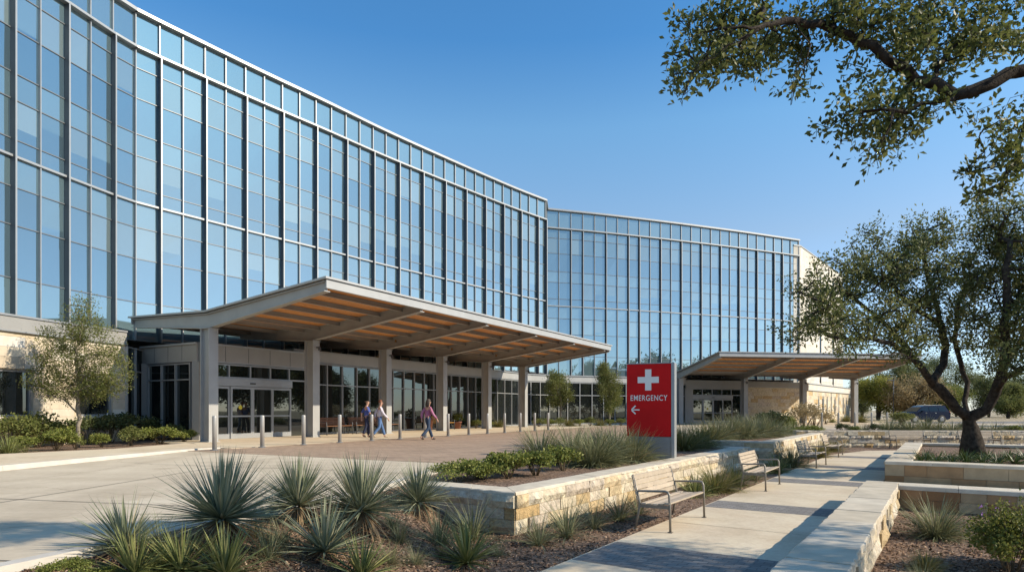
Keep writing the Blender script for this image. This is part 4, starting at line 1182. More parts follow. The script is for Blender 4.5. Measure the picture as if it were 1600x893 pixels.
def person(label, loc, rz, shirt, trousers, hair, shoes, hair_long=False, bald=False, H=1.72, stride=.30, sleeve_long=True, coat=0):
    """walking towards +x in its own frame"""
    root = thing('person', label, 'person', loc, rz)
    k = H / 1.72
    lean = .03
    J = {}
    J['pelvis'] = ((0, 0, .93), (.13, .10)); J['waist'] = ((.01, 0, 1.07), (.125, .095)); J['chest'] = ((lean, 0, 1.27), (.15, .105)); J['neckb'] = ((lean, 0, 1.42), (.075, .07)); J['neck'] = ((lean + .01, 0, 1.47), (.052, .052))
    J['jaw'] = ((lean + .045, 0, 1.545), (.062, .066)); J['skull'] = ((lean + .03, 0, 1.635), (.080, .088)); J['crown'] = ((lean + .02, 0, 1.685), (.06, .066))
    st_ = stride
    for s, ph in ((1, 1), (-1, -1)):
        n = 'L' if s > 0 else 'R'
        J['hip' + n] = ((0, s * .085, .88), (.088, .085))
        if ph > 0:   # forward leg
            J['knee' + n] = ((.14, s * .095, .50), (.058, .058)); J['ank' + n] = ((st_ * .85, s * .1, .095), (.04, .04)); J['heel' + n] = ((st_ * .85 - .03, s * .1, .045), (.038, .04)); J['toe' + n] = ((st_ * .85 + .17, s * .115, .035), (.034, .03))
        else:
            J['knee' + n] = ((-.02, s * .095, .49), (.058, .058)); J['ank' + n] = ((-st_, s * .1, .15), (.04, .04)); J['heel' + n] = ((-st_ - .035, s * .1, .115), (.038, .04)); J['toe' + n] = ((-st_ + .12, s * .11, .035), (.034, .03))
        J['sho' + n] = ((lean - .01, s * .165, 1.385), (.062, .062))
        f = -ph
        J['elb' + n] = ((lean - .02 + .13 * f - .03, s * .225, 1.12), (.043, .043)); J['wri' + n] = ((lean + .24 * f + .06, s * .215, .90), (.029, .029))
        # palm and the short roots of the fingers stay inside the hand
        hx = lean + .27 * f + .08; J['palm' + n] = ((hx, s * .212, .835), (.036, .022))
        for q, (dx, dy, dz) in enumerate(((.030, 0, -.075), (.010, .004, -.088), (-.010, .004, -.085), (-.028, 0, -.072))):
            J[f'fin{q}' + n] = ((hx + dx + .012, s * (.21 + dy), .835 + dz), (.0085, .0085))
        J['thu' + n] = ((hx + .05, s * .19, .80), (.0095, .0095))
    J = {a: ((p[0] * k, p[1] * k, p[2] * k), tuple(q * k for q in r)) for a, (p, r) in J.items()}
    E = [('pelvis', 'waist'), ('waist', 'chest'), ('chest', 'neckb'), ('neckb', 'neck'), ('neck', 'jaw'), ('jaw', 'skull'), ('skull', 'crown')]
    for n in 'LR':
        E += [('pelvis', 'hip' + n), ('hip' + n, 'knee' + n), ('knee' + n, 'ank' + n), ('ank' + n, 'heel' + n), ('heel' + n, 'toe' + n), ('chest', 'sho' + n), ('sho' + n, 'elb' + n), ('elb' + n, 'wri' + n), ('wri' + n, 'palm' + n), ('palm' + n, 'thu' + n)]
        E += [('palm' + n, f'fin{q}' + n) for q in range(4)]
    obj_from(skin_body(J, E, 'pelvis', 2), 'body', M['skin'], root)
    def part(names, edges, root_i, grow, name, mat, over=None):
        j = {}
        for nme in names:
            p, r = J[nme]; g = grow.get(nme, grow.get('*', .012)); j[nme] = (p, tuple(q + g for q in r))
        if over:
            j.update(over)
        return obj_from(skin_body(j, edges, root_i, 1), name, mat, root)
    # trousers
    nm = ['pelvis', 'waist'] + [a + n for n in 'LR' for a in ('hip', 'knee', 'ank')]
    part(nm, [e for e in E if e[0] in nm and e[1] in nm], 'pelvis', {'*': .016, 'ankL': .032, 'ankR': .032, 'waist': .006}, 'trousers', trousers)
    # shirt
    nm = ['pelvis', 'waist', 'chest', 'neckb', 'shoL', 'shoR', 'elbL', 'elbR'] + (['wriL', 'wriR'] if sleeve_long else [])
    part(nm, [e for e in E if e[0] in nm and e[1] in nm], 'chest', {'*': .020, 'pelvis': .034 + coat, 'waist': .035 + coat, 'neckb': .002, 'wriL': .018, 'wriR': .018}, 'shirt', shirt)
    # shoes
    for n in 'LR':
        nm = ['ank' + n, 'heel' + n, 'toe' + n]
        part(nm, [('ank' + n, 'heel' + n), ('heel' + n, 'toe' + n)], 'heel' + n, {'*': .010, 'ank' + n: .006}, 'shoe', shoes)
    # face and hair
    hc = V(J['skull'][0])
    m = MB()
    for s in (-1, 1):
        m.lathe([(.001, -.01), (.009, -.004), (.009, .004), (.001, .01)], hc + V((.078 * k, s * .031, -.005)), 8)
    m.build('eye', M['black'], root, True, False)
    m = MB(); m.tube([hc + V((.074, 0, .0)), hc + V((.108, 0, -.035)), hc + V((.085, 0, -.048))], [.010, .017, .012], 8); m.build('nose', M['skin'], root, True, False)
    m = MB(); m.bar(hc + V((.088, -.024, -.078)), hc + V((.088, .024, -.078)), .012, .012); m.build('mouth', M['lip'], root, False, False)
    for s in (-1, 1):
        m = MB(); m.tube([hc + V((.0, s * .082, .02)), hc + V((-.012, s * .096, .0)), hc + V((.0, s * .085, -.035))], [.012, .018, .010], 6); m.build('ear', M['skin'], root, True, False)
    if not bald or True:
        bm = bmesh.new(); bmesh.ops.create_icosphere(bm, subdivisions=3, radius=1)
        rg = random.Random(3)
        for v in bm.verts:
            q = v.co.copy(); n_ = 1 + .06 * noise.noise(q * 3)
            v.co = V((q.x * .108 * n_ - .012, q.y * .102 * n_, q.z * .108 * n_ + .018))
        rm = [v for v in bm.verts if (v.co.x > .045 and v.co.z < .055) or v.co.z < (-.02 if not hair_long else -.06) or (bald and v.co.z > .05)]
        bmesh.ops.delete(bm, geom=rm, context='VERTS')
        me = bpy.data.meshes.new('hair'); bm.to_mesh(me); bm.free()
        h = obj_from(me, 'hair', hair, root); h.location = hc
        if hair_long:
            m = MB()
            for i in range(9):
                a = R(110 + 140 * i / 8); x, y = math.cos(a) * .085, math.sin(a) * .088
                m.tube([hc + V((x, y, .03)), hc + V((x * 1.12 - .01, y * 1.12, -.06)), hc + V((x * 1.1 - .03, y * 1.15, -.15)), hc + V((x * .9 - .035, y * 1.0, -.23))], [.03, .036, .034, .012], 6)
            o = m.build('hair_length', hair, h, True, False); o.location = -hc
    return root
M['lip'] = simple('lips', (.35, .13, .11), .5)
M['sh_blue'] = simple('blue shirt', (.055, .085, .30), .85, 0, .1, 6)
M['navy'] = simple('navy trousers', (.02, .024, .055), .9, 0, .1, 6)
M['denim'] = simple('blue denim', (.08, .15, .30), .9, 0, .18, 10)
M['dkdenim'] = simple('dark denim', (.025, .045, .085), .9, 0, .15, 10)
M['h_grey'] = simple('grey brown hair', (.16, .10, .07), .8, 0, .2, 30)
M['h_red'] = simple('auburn hair', (.17, .06, .03), .7, 0, .2, 30)
M['h_brown'] = simple('dark brown hair', (.06, .042, .028), .7, 0, .2, 30)
M['shoe'] = simple('dark shoe leather', (.05, .03, .022), .6)
M['shoe_tan'] = simple('tan shoe', (.35, .28, .2), .7)
def checked(name, c1, c2, s1, s2):
    m, nt, b = new_mat(name); v = texco(nt)
    ws = []
    for ax, s in (('X', s1), ('Z', s2)):
        w_ = nd(nt, 'ShaderNodeTexWave', bands_direction=ax); w_.inputs['Scale'].default_value = s; w_.inputs['Distortion'].default_value = .4; L(nt, v, w_.inputs['Vector']); ws.append(w_.outputs['Fac'])
    mm = nd(nt, 'ShaderNodeMath', operation='MULTIPLY'); L(nt, ws[0], mm.inputs[0]); L(nt, ws[1], mm.inputs[1])
    L(nt, ramp(nt, mm.outputs[0], [(.1, c1), (.55, c2)]), b.inputs['Base Color']); b.inputs['Roughness'].default_value = .9; return m
M['plaid'] = checked('lilac plaid', (.62, .60, .63), (.30, .26, .42), 6, 7)
M['stripe'] = checked('magenta striped shirt', (.30, .09, .17), (.46, .22, .33), 1, 14)
pa = math.atan2(A_.y, A_.x)
p = P(572, 683.5, Y=30.0); person('man in a blue shirt and navy trousers walking beside a companion', (p.x, p.y, .017), pa - .55, M['sh_blue'], M['navy'], M['h_grey'], M['shoe'], bald=True, H=1.74, stride=.16, sleeve_long=False)
p = P(593, 683.5, Y=29.9); person('woman in a pale plaid shirt and blue jeans striding beside the bald man', (p.x, p.y, .017), pa - .6, M['plaid'], M['denim'], M['h_red'], M['shoe_tan'], H=1.72, stride=.32, coat=.03)
p = P(668, 686.5, Y=27.7); person('person with long dark hair in magenta striped shirt and dark jeans walking alone', (p.x, p.y, .008), pa - .35, M['stripe'], M['dkdenim'], M['h_brown'], M['shoe'], hair_long=True, H=1.74, stride=.36, coat=.01)

# ------------------------------------------------------------------ parked vehicle
def suv(label, loc, rz):
    """nose towards +x, 4.9 m long"""
    root = thing('parked_car', label, 'car', loc, rz)
    prof = [(-2.42, .42), (-2.47, .75), (-2.44, 1.02), (-2.36, 1.12), (-2.02, 1.68), (-1.75, 1.745), (-.6, 1.77), (.25, 1.73), (.62, 1.62), (1.28, 1.12), (1.55, 1.06), (2.15, .98), (2.38, .86), (2.45, .66), (2.43, .40), (2.2, .30), (-2.2, .30)]
    wb = (-1.48, 1.45)
    def ring(w, zs=1): return w
    m = MB(); n = len(prof)
    lay = [(-.95, 0.0, .93), (-.90, .0, 1.0), (-.0, 0, 1.012), (.90, 0, 1.0), (.95, 0, .93)]
    vs = []
    def width(z): return 1.0 if z < 1.05 else 1 - (z - 1.05) * .30
    for y, _, sc in lay:
        for x, z in prof:
            vs.append((x * (1 if abs(y) < .93 else .985), y * width(z), .3 + (z - .3) * (1 if abs(y) < .93 else .985) + .0))
    fs = []
    for k in range(len(lay) - 1):
        for i in range(n):
            a = k * n + i; b = k * n + (i + 1) % n; fs.append((a, b, b + n, a + n))
    fs.append(tuple(range(n))[::-1]); q = (len(lay) - 1) * n; fs.append(tuple(range(q, q + n)))
    m.add(vs, fs); m.build('body', M['car'], root, False, False, fix=True)
    # glasshouse, each pane its own part
    for s in (-1, 1):
        def pt(x, z): return V((x, s * (.952 * width(z) + .012), z))
        for poly in ([(-1.95, 1.16), (-1.18, 1.16), (-1.16, 1.60), (-1.78, 1.60)], [(-1.08, 1.16), (-.12, 1.16), (-.12, 1.62), (-1.06, 1.62)], [(-.04, 1.16), (1.02, 1.16), (.52, 1.58), (-.04, 1.62)]):
            m = MB(); o = [pt(x, z) for x, z in poly]; m.prism(o if s > 0 else o[::-1], V((0, s * -.01, 0))); m.build('side_window', M['car_glass'], root, False, False)
        for x in wb:
            m = MB()
            c = V((x, s * .82, .36)); ax = V((0, s, 0))
            m.tube([c - ax * .06, c + ax * .13, c + ax * .15], [.36, .36, .32], 22); w_ = m.build('wheel', M['black'], root, False, False)
            m = MB(); m.tube([c + ax * .150, c + ax * .162], [.23, .21], 18); m.build('rim', M['alu_grey'], w_, False, False)
            m = MB(); m.tube([V((x, s * .90, .36)), V((x, s * .957, .36))], [.42, .42], 22); m.build('wheel_arch', M['black'], root, False, False)
        m = MB(); m.box(.55, .75, s * .96 - .05, s * .96 + .12 * 1, 1.1, 1.24); m.build('mirror', M['car'], root, False, False)
        for x in (-.8, .25):
            m = MB(); m.box(x - .09, x + .09, s * .958 - .012, s * .958 + .018, .98, 1.01); m.build('door_handle', M['chrome'], root, False, False)
        m = MB(); m.bbox(-2.45, -2.28, s * .8 - .12, s * .8 + .12, .85, 1.15, .02); m.build('tail_light', M['redlens'], root, False, False)
        m = MB(); m.bbox(2.22, 2.43, s * .72 - .18, s * .72 + .18, .74, .88, .02); m.build('headlight', M['headglass'], root, False, False)
    m = MB(); m.face([(.68, -.80, 1.60), (.68, .80, 1.60), (1.27, .90, 1.145), (1.27, -.90, 1.145)]); m.build('windscreen', M['car_glass'], root, False, False)
    m = MB(); m.face([(-2.06, .80, 1.655), (-2.06, -.80, 1.655), (-2.36, -.88, 1.16), (-2.36, .88, 1.16)]); m.build('rear_window', M['car_glass'], root, False, False)
    for s in (-1, 1):
        m = MB(); m.bar((-1.7, s * .6, 1.80), (.1, s * .6, 1.80), .04, .035); m.build('roof_rail', M['chrome'], root, False, False)
    return root
p = P(1440, 658.5, Y=66); suv('dark blue estate car parked beyond the planting', (p.x, p.y, .004), R(186))

# street lamps, plant stake
def lamp(label, loc, h):
    root = thing('street_lamp', label, 'street lamp', loc)
    m = MB(); m.tube([(0, 0, 0), (0, 0, h)], [.09, .055], 8); m.build('pole', M['fin'], root, True, False)
    m = MB(); m.bbox(-.75, .1, -.13, .13, h - .02, h + .08, .03); m.build('lamp_head', M['fin'], root, False, False)
    m = MB(); m.lathe([(.2, 0), (.2, .35), (.1, .4)], n=10); m.build('base', M['kerb'], root, False, False)
    return root
p = P(1376, 652, Y=92); lamp('tall thin dark lamp post behind the second canopy', (p.x, 92, -.03), 8.2)
p = P(1396, 655, Y=80); lamp('shorter lamp post beside the yellow tree', (p.x, 80, -.03), 5.0)
p = P(157, 689, z=.0); rt = thing('tree_stake', 'thin pale leaning stake with yellow tip beside the young tree', 'stake', (p.x, p.y, 0))
m = MB(); m.tube([(0, 0, -.03), (.26, .05, 1.18)], [.016, .014], 8); m.build('rod', M['white'], rt, True, False)
m = MB(); m.tube([(.26, .05, 1.181), (.287, .055, 1.30)], [.018, .016], 8); m.build('tip', M['sticker'], rt, True, False)
# ------------------------------------------------------------------ plants
def blades(rng, n, length, width, base_r, elev, droop, seg=4, fold=.0, lmin=.6, spread=None):
    """n tapering blades springing from the origin; elev = (low, high) starting angle in radians; droop bends them over"""
    az = rng.random(n) * 2 * np.pi
    el = elev[0] + (elev[1] - elev[0]) * rng.random(n) ** 1.0
    Ls = length * (lmin + (1 - lmin) * rng.random(n))
    vs = []; 
    ts = np.linspace(0, 1, seg + 1)
    hx = np.cos(az); hy = np.sin(az)
    x = np.zeros((n, seg + 1)); z = np.zeros((n, seg + 1))
    ang = el[:, None] - droop * (rng.random((n, 1)) * .8 + .4) * ts[None, :] * (1.2 - el[:, None] / 2.2)
    step = Ls[:, None] / seg
    for k in range(1, seg + 1):
        x[:, k] = x[:, k - 1] + np.cos(ang[:, k]) * step[:, 0]; z[:, k] = z[:, k - 1] + np.sin(ang[:, k]) * step[:, 0]
    br = base_r * rng.random(n)
    cx = hx * br; cy = hy * br
    px = cx[:, None] + hx[:, None] * x; py = cy[:, None] + hy[:, None] * x
    tw = rng.normal(0, .5, n)
    sx = -hy * np.cos(tw); sy = hx * np.cos(tw); sz = np.sin(tw) * .8
    prof = np.interp(ts, [0, .15, .5, .85, 1], [.7, 1, .85, .4, .03])
    wd = width * (.75 + .5 * rng.random(n))
    a = np.stack([px + sx[:, None] * prof * wd[:, None] / 2, py + sy[:, None] * prof * wd[:, None] / 2, z + sz[:, None] * prof * wd[:, None] / 2], -1)
    b = np.stack([px - sx[:, None] * prof * wd[:, None] / 2, py - sy[:, None] * prof * wd[:, None] / 2, z - sz[:, None] * prof * wd[:, None] / 2], -1)
    if fold:
        c = np.stack([px, py, z - prof * wd[:, None] * fold], -1)
        verts = np.stack([a, c, b], 2).reshape(-1, 3); m = 3
    else:
        verts = np.stack([a, b], 2).reshape(-1, 3); m = 2
    faces = []
    base = np.arange(n)[:, None] * (seg + 1) * m
    for k in range(seg):
        for j in range(m - 1):
            faces.append(np.concatenate([base + k * m + j, base + k * m + j + 1, base + (k + 1) * m + j + 1, base + (k + 1) * m + j], 1))
    faces = np.stack(faces, 1).reshape(-1, 4)
    t = np.clip(rng.normal(.5, .23, n), 0, 1)
    return verts, faces, np.repeat(t, seg * (m - 1))

def gz(x, y):
    return ground_z(x, y)

PROTO = {}
def plant_proto(kind, var):
    key = (kind, var)
    if key in PROTO: return PROTO[key]
    g = np.random.default_rng(hash((kind, var)) % 1000 if False else sum(map(ord, kind)) * 7 + var)
    parts = []
    def bl(name, mat, *a, **k):
        v, f, t = blades(g, *a, **k); parts.append((name, mat, v, f, t))
    if kind == 'yucca':
        bl('blades', 'yucca', 430, .78, .021, .05, (-.12, 1.52), .16, 4, .25, .62)
        bl('dead_blades', 'dead', 90, .5, .022, .05, (-.75, -.1), .35, 3, .2, .6)
        parts[0][2][:, 2] += .26; parts[1][2][:, 2] += .24
    elif kind == 'yucca_open':
        bl('blades', 'yucca', 170, .74, .025, .04, (.05, 1.5), .2, 4, .25, .6)
        bl('dead_blades', 'dead', 26, .4, .02, .04, (-.5, .0), .3, 3, .2, .6)
        parts[0][2][:, 2] += .12; parts[1][2][:, 2] += .12
    elif kind == 'yucca_lime':
        bl('blades', 'yucca_lime', 130, .62, .026, .04, (.0, 1.45), .2, 3, .25, .7)
        bl('dead_blades', 'dead', 20, .35, .02, .04, (-.3, .1), .3, 3, .2, .6)
        parts[0][2][:, 2] += .07; parts[1][2][:, 2] += .07
    elif kind == 'tuft':
        bl('blades', 'grass_grey', 190, .72, .0095, .09, (.3, 1.5), 1.1, 6, 0, .5)
        bl('dead_blades', 'dead', 22, .5, .010, .07, (.1, 1.2), 1.3, 5, 0, .5)
    elif kind == 'dry':
        bl('dead_blades', 'dead', 120, .6, .012, .10, (.1, 1.4), 1.1, 5, 0, .5)
        bl('blades', 'grass_tan', 60, .65, .010, .08, (.5, 1.5), .9, 5, 0, .5)
    elif kind == 'grass_grey':
        bl('blades', 'grass_grey', 620, .85, .014, .20, (.25, 1.5), 1.2, 6, 0, .5)
    elif kind == 'grass_tan':
        bl('blades', 'grass_tan', 620, .82, .014, .20, (.3, 1.5), 1.15, 6, 0, .5)
    elif kind == 'grass_green':
        bl('blades', 'yucca_lime', 300, .62, .014, .14, (.25, 1.5), 1.0, 5, 0, .5)
    elif kind == 'strap':
        bl('blades', 'strap', 90, .55, .030, .08, (.2, 1.4), 1.0, 5, .2, .6)
    else:
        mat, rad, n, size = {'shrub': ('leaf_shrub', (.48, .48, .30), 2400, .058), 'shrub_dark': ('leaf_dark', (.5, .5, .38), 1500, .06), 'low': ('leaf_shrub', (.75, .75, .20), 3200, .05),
                             'shrub_olive': ('leaf_young', (.5, .5, .36), 1500, .06), 'flowering': ('leaf_lime', (.55, .55, .50), 5200, .048), 'shrub_rust': ('leaf_rust', (.6, .6, .5), 1100, .06)}[kind]
        # lumps of leaves on stems
        nb = 16; pos = []
        stems = MB()
        for i in range(nb):
            d = g.normal(size=3); d /= np.linalg.norm(d); d[2] = abs(d[2]) * .9 - .1
            c = d * np.array(rad) * (.45 + .5 * g.random()) + np.array([0, 0, rad[2] * .95])
            rr = np.array(rad) * (.28 + .22 * g.random())
            pos.append(leaf_cloud(g, n // nb, c, rr, size))
            stems.tube([(c[0] * .1, c[1] * .1, -.03), (c[0] * .5, c[1] * .5, c[2] * .6), tuple(c)], [.009, .007, .003], 5)
        if kind == 'flowering':
            for i in range(16):
                a = g.random() * 6.28; r = .35 * g.random(); top = np.array([math.cos(a) * r * 1.3, math.sin(a) * r * 1.3, .82 + .28 * g.random()])
                base = np.array([math.cos(a) * r * .5, math.sin(a) * r * .5, .3])
                k = g.random((70, 1)) ** .8; pp = base + (top - base) * k + g.normal(size=(70, 3)) * .03
                pos.append(pp); stems.tube([tuple(base), tuple(top)], [.006, .003], 4)
        pos = np.concatenate(pos)
        v, f, t = leaves_mesh(g, pos, size, .8, .6)
        parts.append(('foliage', mat, v, f, t))
    rows = []
    for name, mat, v, f, t in parts:
        o = np_mesh(name, v, f, t, M[mat]); rows.append((name, o.data)); bpy.data.objects.remove(o)
    if kind in ('shrub', 'shrub_dark', 'low', 'shrub_olive', 'flowering', 'shrub_rust'):
        o = stems.build('stems', M['stem'], smooth=True); rows.append(('stem', o.data)); bpy.data.objects.remove(o)
        if kind == 'flowering':
            fp = []
            for i in range(6):
                a = g.random() * 6.28; r = .5 * g.random()
                c = np.array([math.cos(a) * r, math.sin(a) * r, .86 + .22 * g.random()])
                fp.append(c + g.normal(size=(7, 3)) * .011)
            v, f, t = leaves_mesh(g, np.concatenate(fp), .028, 1.0, .7)
            o = np_mesh('blossom', v, f, t, M['flower']); rows.append(('blossom', o.data)); bpy.data.objects.remove(o)
    PROTO[key] = rows
    return rows
M['strap'] = tinted('strappy green leaf', [(0, (.035, .06, .018)), (.5, (.075, .115, .035)), (1, (.17, .20, .08))], .45, 3, .2, trans=.2, spec=.5)
prng = random.Random(77)
def plant(kind, label, loc, size, cat, name, group=None, sq=1.0, var=None):
    root = thing(name, label, cat, loc, prng.uniform(0, 6.28), group)
    s = size * prng.uniform(.96, 1.04)
    root.scale = (s * prng.uniform(.93, 1.07), s * prng.uniform(.93, 1.07), s * sq)
    if kind.startswith('yucca'): root.rotation_euler = (prng.uniform(-.13, .13), prng.uniform(-.13, .13), root.rotation_euler[2])
    rows = plant_proto(kind, prng.randrange(3) if var is None else var)
    for nme, me in rows:
        o = bpy.data.objects.new(nme, me); COL.objects.link(o); o.parent = root
    return root
def on_low(u, v, it=10):
    """the ground point seen at pixel (u, v), following the sloping bed"""
    z = -.3
    for _ in range(it):
        p = P(u, v, z=z); z = .5 * z + .5 * gz(p.x, p.y)
    p = P(u, v, z=z); p.z = gz(p.x, p.y); return p

GY = 'spiky yuccas in the front mulch bed'
for u, v, k, s, lb in (
    (342, 848, 'yucca', 1.06, 'largest round blue green yucca at the edge of the drive'),
    (466, 818, 'yucca', .94, 'blue green yucca between the largest yucca and the one in the middle of the bed'),
    (568, 830, 'yucca', 1.06, 'big dense blue green yucca in the middle of the front bed'),
    (655, 806, 'yucca', 1.0, 'pale green yucca with dry skirt beside the corner of the long wall'),
    (198, 868, 'yucca_open', .82, 'small upright yucca farthest towards the shaded drive'),
    (505, 876, 'yucca_open', 1.0, 'open upright yucca in front of the middle of the bed'),
    (284, 897, 'yucca_lime', .85, 'yellow green yucca below the largest one at the front'),
    (352, 905, 'yucca_lime', .85, 'low lime green yucca at the very front under the largest yucca'),
    (212, 902, 'yucca_lime', .80, 'lime green yucca in front of the small upright yucca'),
    (566, 907, 'yucca_lime', .90, 'yellow green yucca at the front below the big dense one'),
    (400, 838, 'dry', .55, 'straw coloured dry tuft between the largest yucca and its neighbour'),
    (520, 846, 'dry', .5, 'straw coloured dry tuft just left of the dense yucca in the middle'),
    (612, 826, 'tuft', .6, 'grey tuft filling the gap between the dense yucca and the pale green one'),
    (440, 850, 'tuft', .6, 'grey tuft behind the open upright yucca'),
    (300, 862, 'dry', .5, 'dry tuft at the foot of the largest yucca on its shaded side'),
    (690, 870, 'dry', .42, 'dry straw tuft beside the bright green arching yucca'),
    (650, 880, 'tuft', .5, 'thin grey tuft left of the bright green arching yucca'),
    (420, 872, 'tuft', .75, 'grey tuft between the largest yucca and the open upright one'),
    (625, 846, 'tuft', .62, 'small grey tuft between the dense yucca and the pale green one'),
    (610, 880, 'tuft', .55, 'low tuft in shaded mulch below the dense yucca'),
    (780, 868, 'tuft', .45, 'tiny tuft alone in the open mulch near the path'),
    (252, 868, 'tuft', .70, 'grey tuft wedged between the small upright yucca and the largest one'),
    (686, 850, 'tuft', 1.05, 'dark low tuft beside the pale green yucca'),
    (730, 886, 'yucca_lime', 1.02, 'bright green arching yucca standing in open mulch near the path'),
    (738, 842, 'tuft', 1.2, 'tall thin grey tuft between the bright yucca and the wall corner')):
    p = on_low(u, v); plant(k, lb, (p.x, p.y, p.z - .01), s, 'yucca' if 'yucca' in k else 'grass tuft', 'yucca' if 'yucca' in k else 'grass_tuft', GY)
p = on_low(105, 897); plant('low', 'leafy low shrub at the corner of the mulch by the drive', tuple(p), .30, 'shrub', 'shrub')
p = on_low(150, 905); plant('low', 'tiny leafy shrub in front of the shaded mulch bed', tuple(p), .26, 'shrub', 'shrub')

GT = 'grass tufts in the bed beside the path'
for u, v, s, k, lb in (
    (842, 848, .72, 'tuft', 'small grass tuft right under the corner of the long wall'),
    (886, 836, .95, 'tuft', 'wide arching grass tuft against the long wall near its corner'),
    (928, 822, .78, 'tuft', 'thin grass tuft second from the wall corner along the wall'),
    (968, 810, .90, 'tuft', 'dark grass tuft just before the front bench'),
    (997, 800, .70, 'tuft', 'grass tuft half behind the front bench'),
    (1088, 772, .95, 'grass_green', 'bushy green grass clump just past the front bench'),
    (1118, 766, .9, 'grass_tan', 'tan and green grass clump between the first two benches'),
    (1148, 756, .95, 'grass_green', 'green grass clump just before the second bench'),
    (1178, 748, .8, 'tuft', 'grass tuft behind the second bench'),
    (1212, 737, 1.0, 'grass_green', 'dark green grass clump between second and third bench'),
    (1236, 728, .95, 'grass_grey', 'grey grass clump at the foot of the stepped wall'),
    (1284, 714, .9, 'grass_tan', 'tan grass clump between third and fourth bench'),
    (1300, 704, .9, 'grass_tan', 'tan grass clump in the corner by the far wall')):
    p = P(u, v, z=LOW); s_, t_ = to_st(p.x, p.y)
    p = st(s_, min(max(t_, .42 if s_ < 15 else 1.05), 1.35)); p.z = gz(p.x, p.y)
    plant(k, lb, tuple(p), s * 1.25, 'grass tuft', 'grass_tuft', GT)

GP = 'plants in the planter behind the long wall'
for u, v, s, k, nm, lb in (
    (716, 752, .78, 'low', 'shrub', 'low leafy shrub at the open end of the wall planter'),
    (752, 748, .80, 'low', 'shrub', 'low yellow green shrub second from the open end of the wall planter'),
    (795, 747, .85, 'shrub', 'shrub', 'round yellow green shrub in the wall planter'),
    (838, 742, .85, 'shrub', 'shrub', 'bright green shrub next to the first grass clump of the wall planter'),
    (880, 735, .80, 'shrub', 'shrub', 'dark green shrub in front of the grey grasses'),
    (780, 738, .6, 'low', 'shrub', 'small shrub by the kerb behind the low leafy ones'),
    (845, 722, 1.05, 'grass_grey', 'grass_clump', 'grey grass clump nearest to the pavers'),
    (893, 722, 1.1, 'grass_grey', 'grass_clump', 'grey grass clump behind the bright green shrub'),
    (922, 728, 1.05, 'grass_grey', 'grass_clump', 'wide grey grass clump between the shrubs and the sign'),
    (938, 726, 1.0, 'grass_grey', 'grass_clump', 'grey grass clump near the coping before the sign'),
    (962, 720, 1.12, 'grass_grey', 'grass_clump', 'grey grass clump closest to the sign plinth'),
    (990, 721, 1.0, 'grass_grey', 'grass_clump', 'grey grass clump covering the foot of the sign'),
    (940, 708, 1.0, 'grass_grey', 'grass_clump', 'grey grass clump at the kerb behind the others'),
    (905, 712, .9, 'grass_green', 'grass_clump', 'green grass clump at the kerb of the wall planter'),
    (1068, 703, 1.05, 'grass_tan', 'grass_clump', 'tan grass clump just past the sign'),
    (1092, 699, 1.1, 'grass_tan', 'grass_clump', 'yellow green grass clump past the sign at wall end'),
    (1108, 694, 1.0, 'grass_tan', 'grass_clump', 'small tan grass clump at the end of the long wall'),
    (1062, 690, .9, 'grass_green', 'grass_clump', 'green grass clump behind the sign')):
    p = P(u, v, z=-.065); p.z = -.065
    s_, t_ = to_st(p.x, p.y)
    if t_ > -.75: p = st(s_, -.8, -.065)
    plant(k, lb, tuple(p), s * (1.22 if nm == 'shrub' else 1.36), 'shrub' if nm == 'shrub' else 'grass clump', nm, GP)

GQ = 'plants in the planter behind the stepped wall'
i = 0
names = ['grass clump at the near left end of the stepped planter', 'grass clump next to the near end of the stepped planter', 'grass clump before the middle of the stepped planter', 'thick grass clump in the middle of the stepped planter', 'grass clump behind the coping of the stepped wall', 'grass clump past the middle of the stepped planter', 'green clump near the far end of the stepped planter', 'green shrub beside the rust coloured bush', 'rust coloured bush at the far end of the stepped planter', 'dark green bush in the stepped planter', 'rust bush behind the dark green bush', 'low shrub at the far tip of the stepped planter']
for (u, v, s, k, nm) in ((1120, 686, 1.25, 'grass_grey', 0), (1142, 684, 1.3, 'grass_grey', 1), (1163, 684, 1.25, 'grass_grey', 2), (1184, 682, 1.35, 'grass_grey', 3), (1203, 681, 1.25, 'grass_grey', 4), (1218, 679, 1.25, 'grass_green', 5), (1240, 676, 1.3, 'grass_green', 6), (1230, 672, 1.3, 'shrub', 7), (1256, 669, 1.6, 'shrub_rust', 8), (1205, 672, 1.5, 'shrub_dark', 9), (1272, 668, 1.6, 'shrub_rust', 10), (1262, 677, 1.0, 'low', 11)):
    p = P(u, v, z=.0); s_, t_ = to_st(p.x, p.y)
    lb = names[nm]
    if 'grass clump' in lb: lb = 'blue grey ' + lb
    plant(k, lb, (p.x, p.y, -.03), s * 1.3, 'shrub' if k.startswith('s') or k == 'low' else 'grass clump', 'shrub' if k.startswith('s') or k == 'low' else 'grass_clump', GQ)

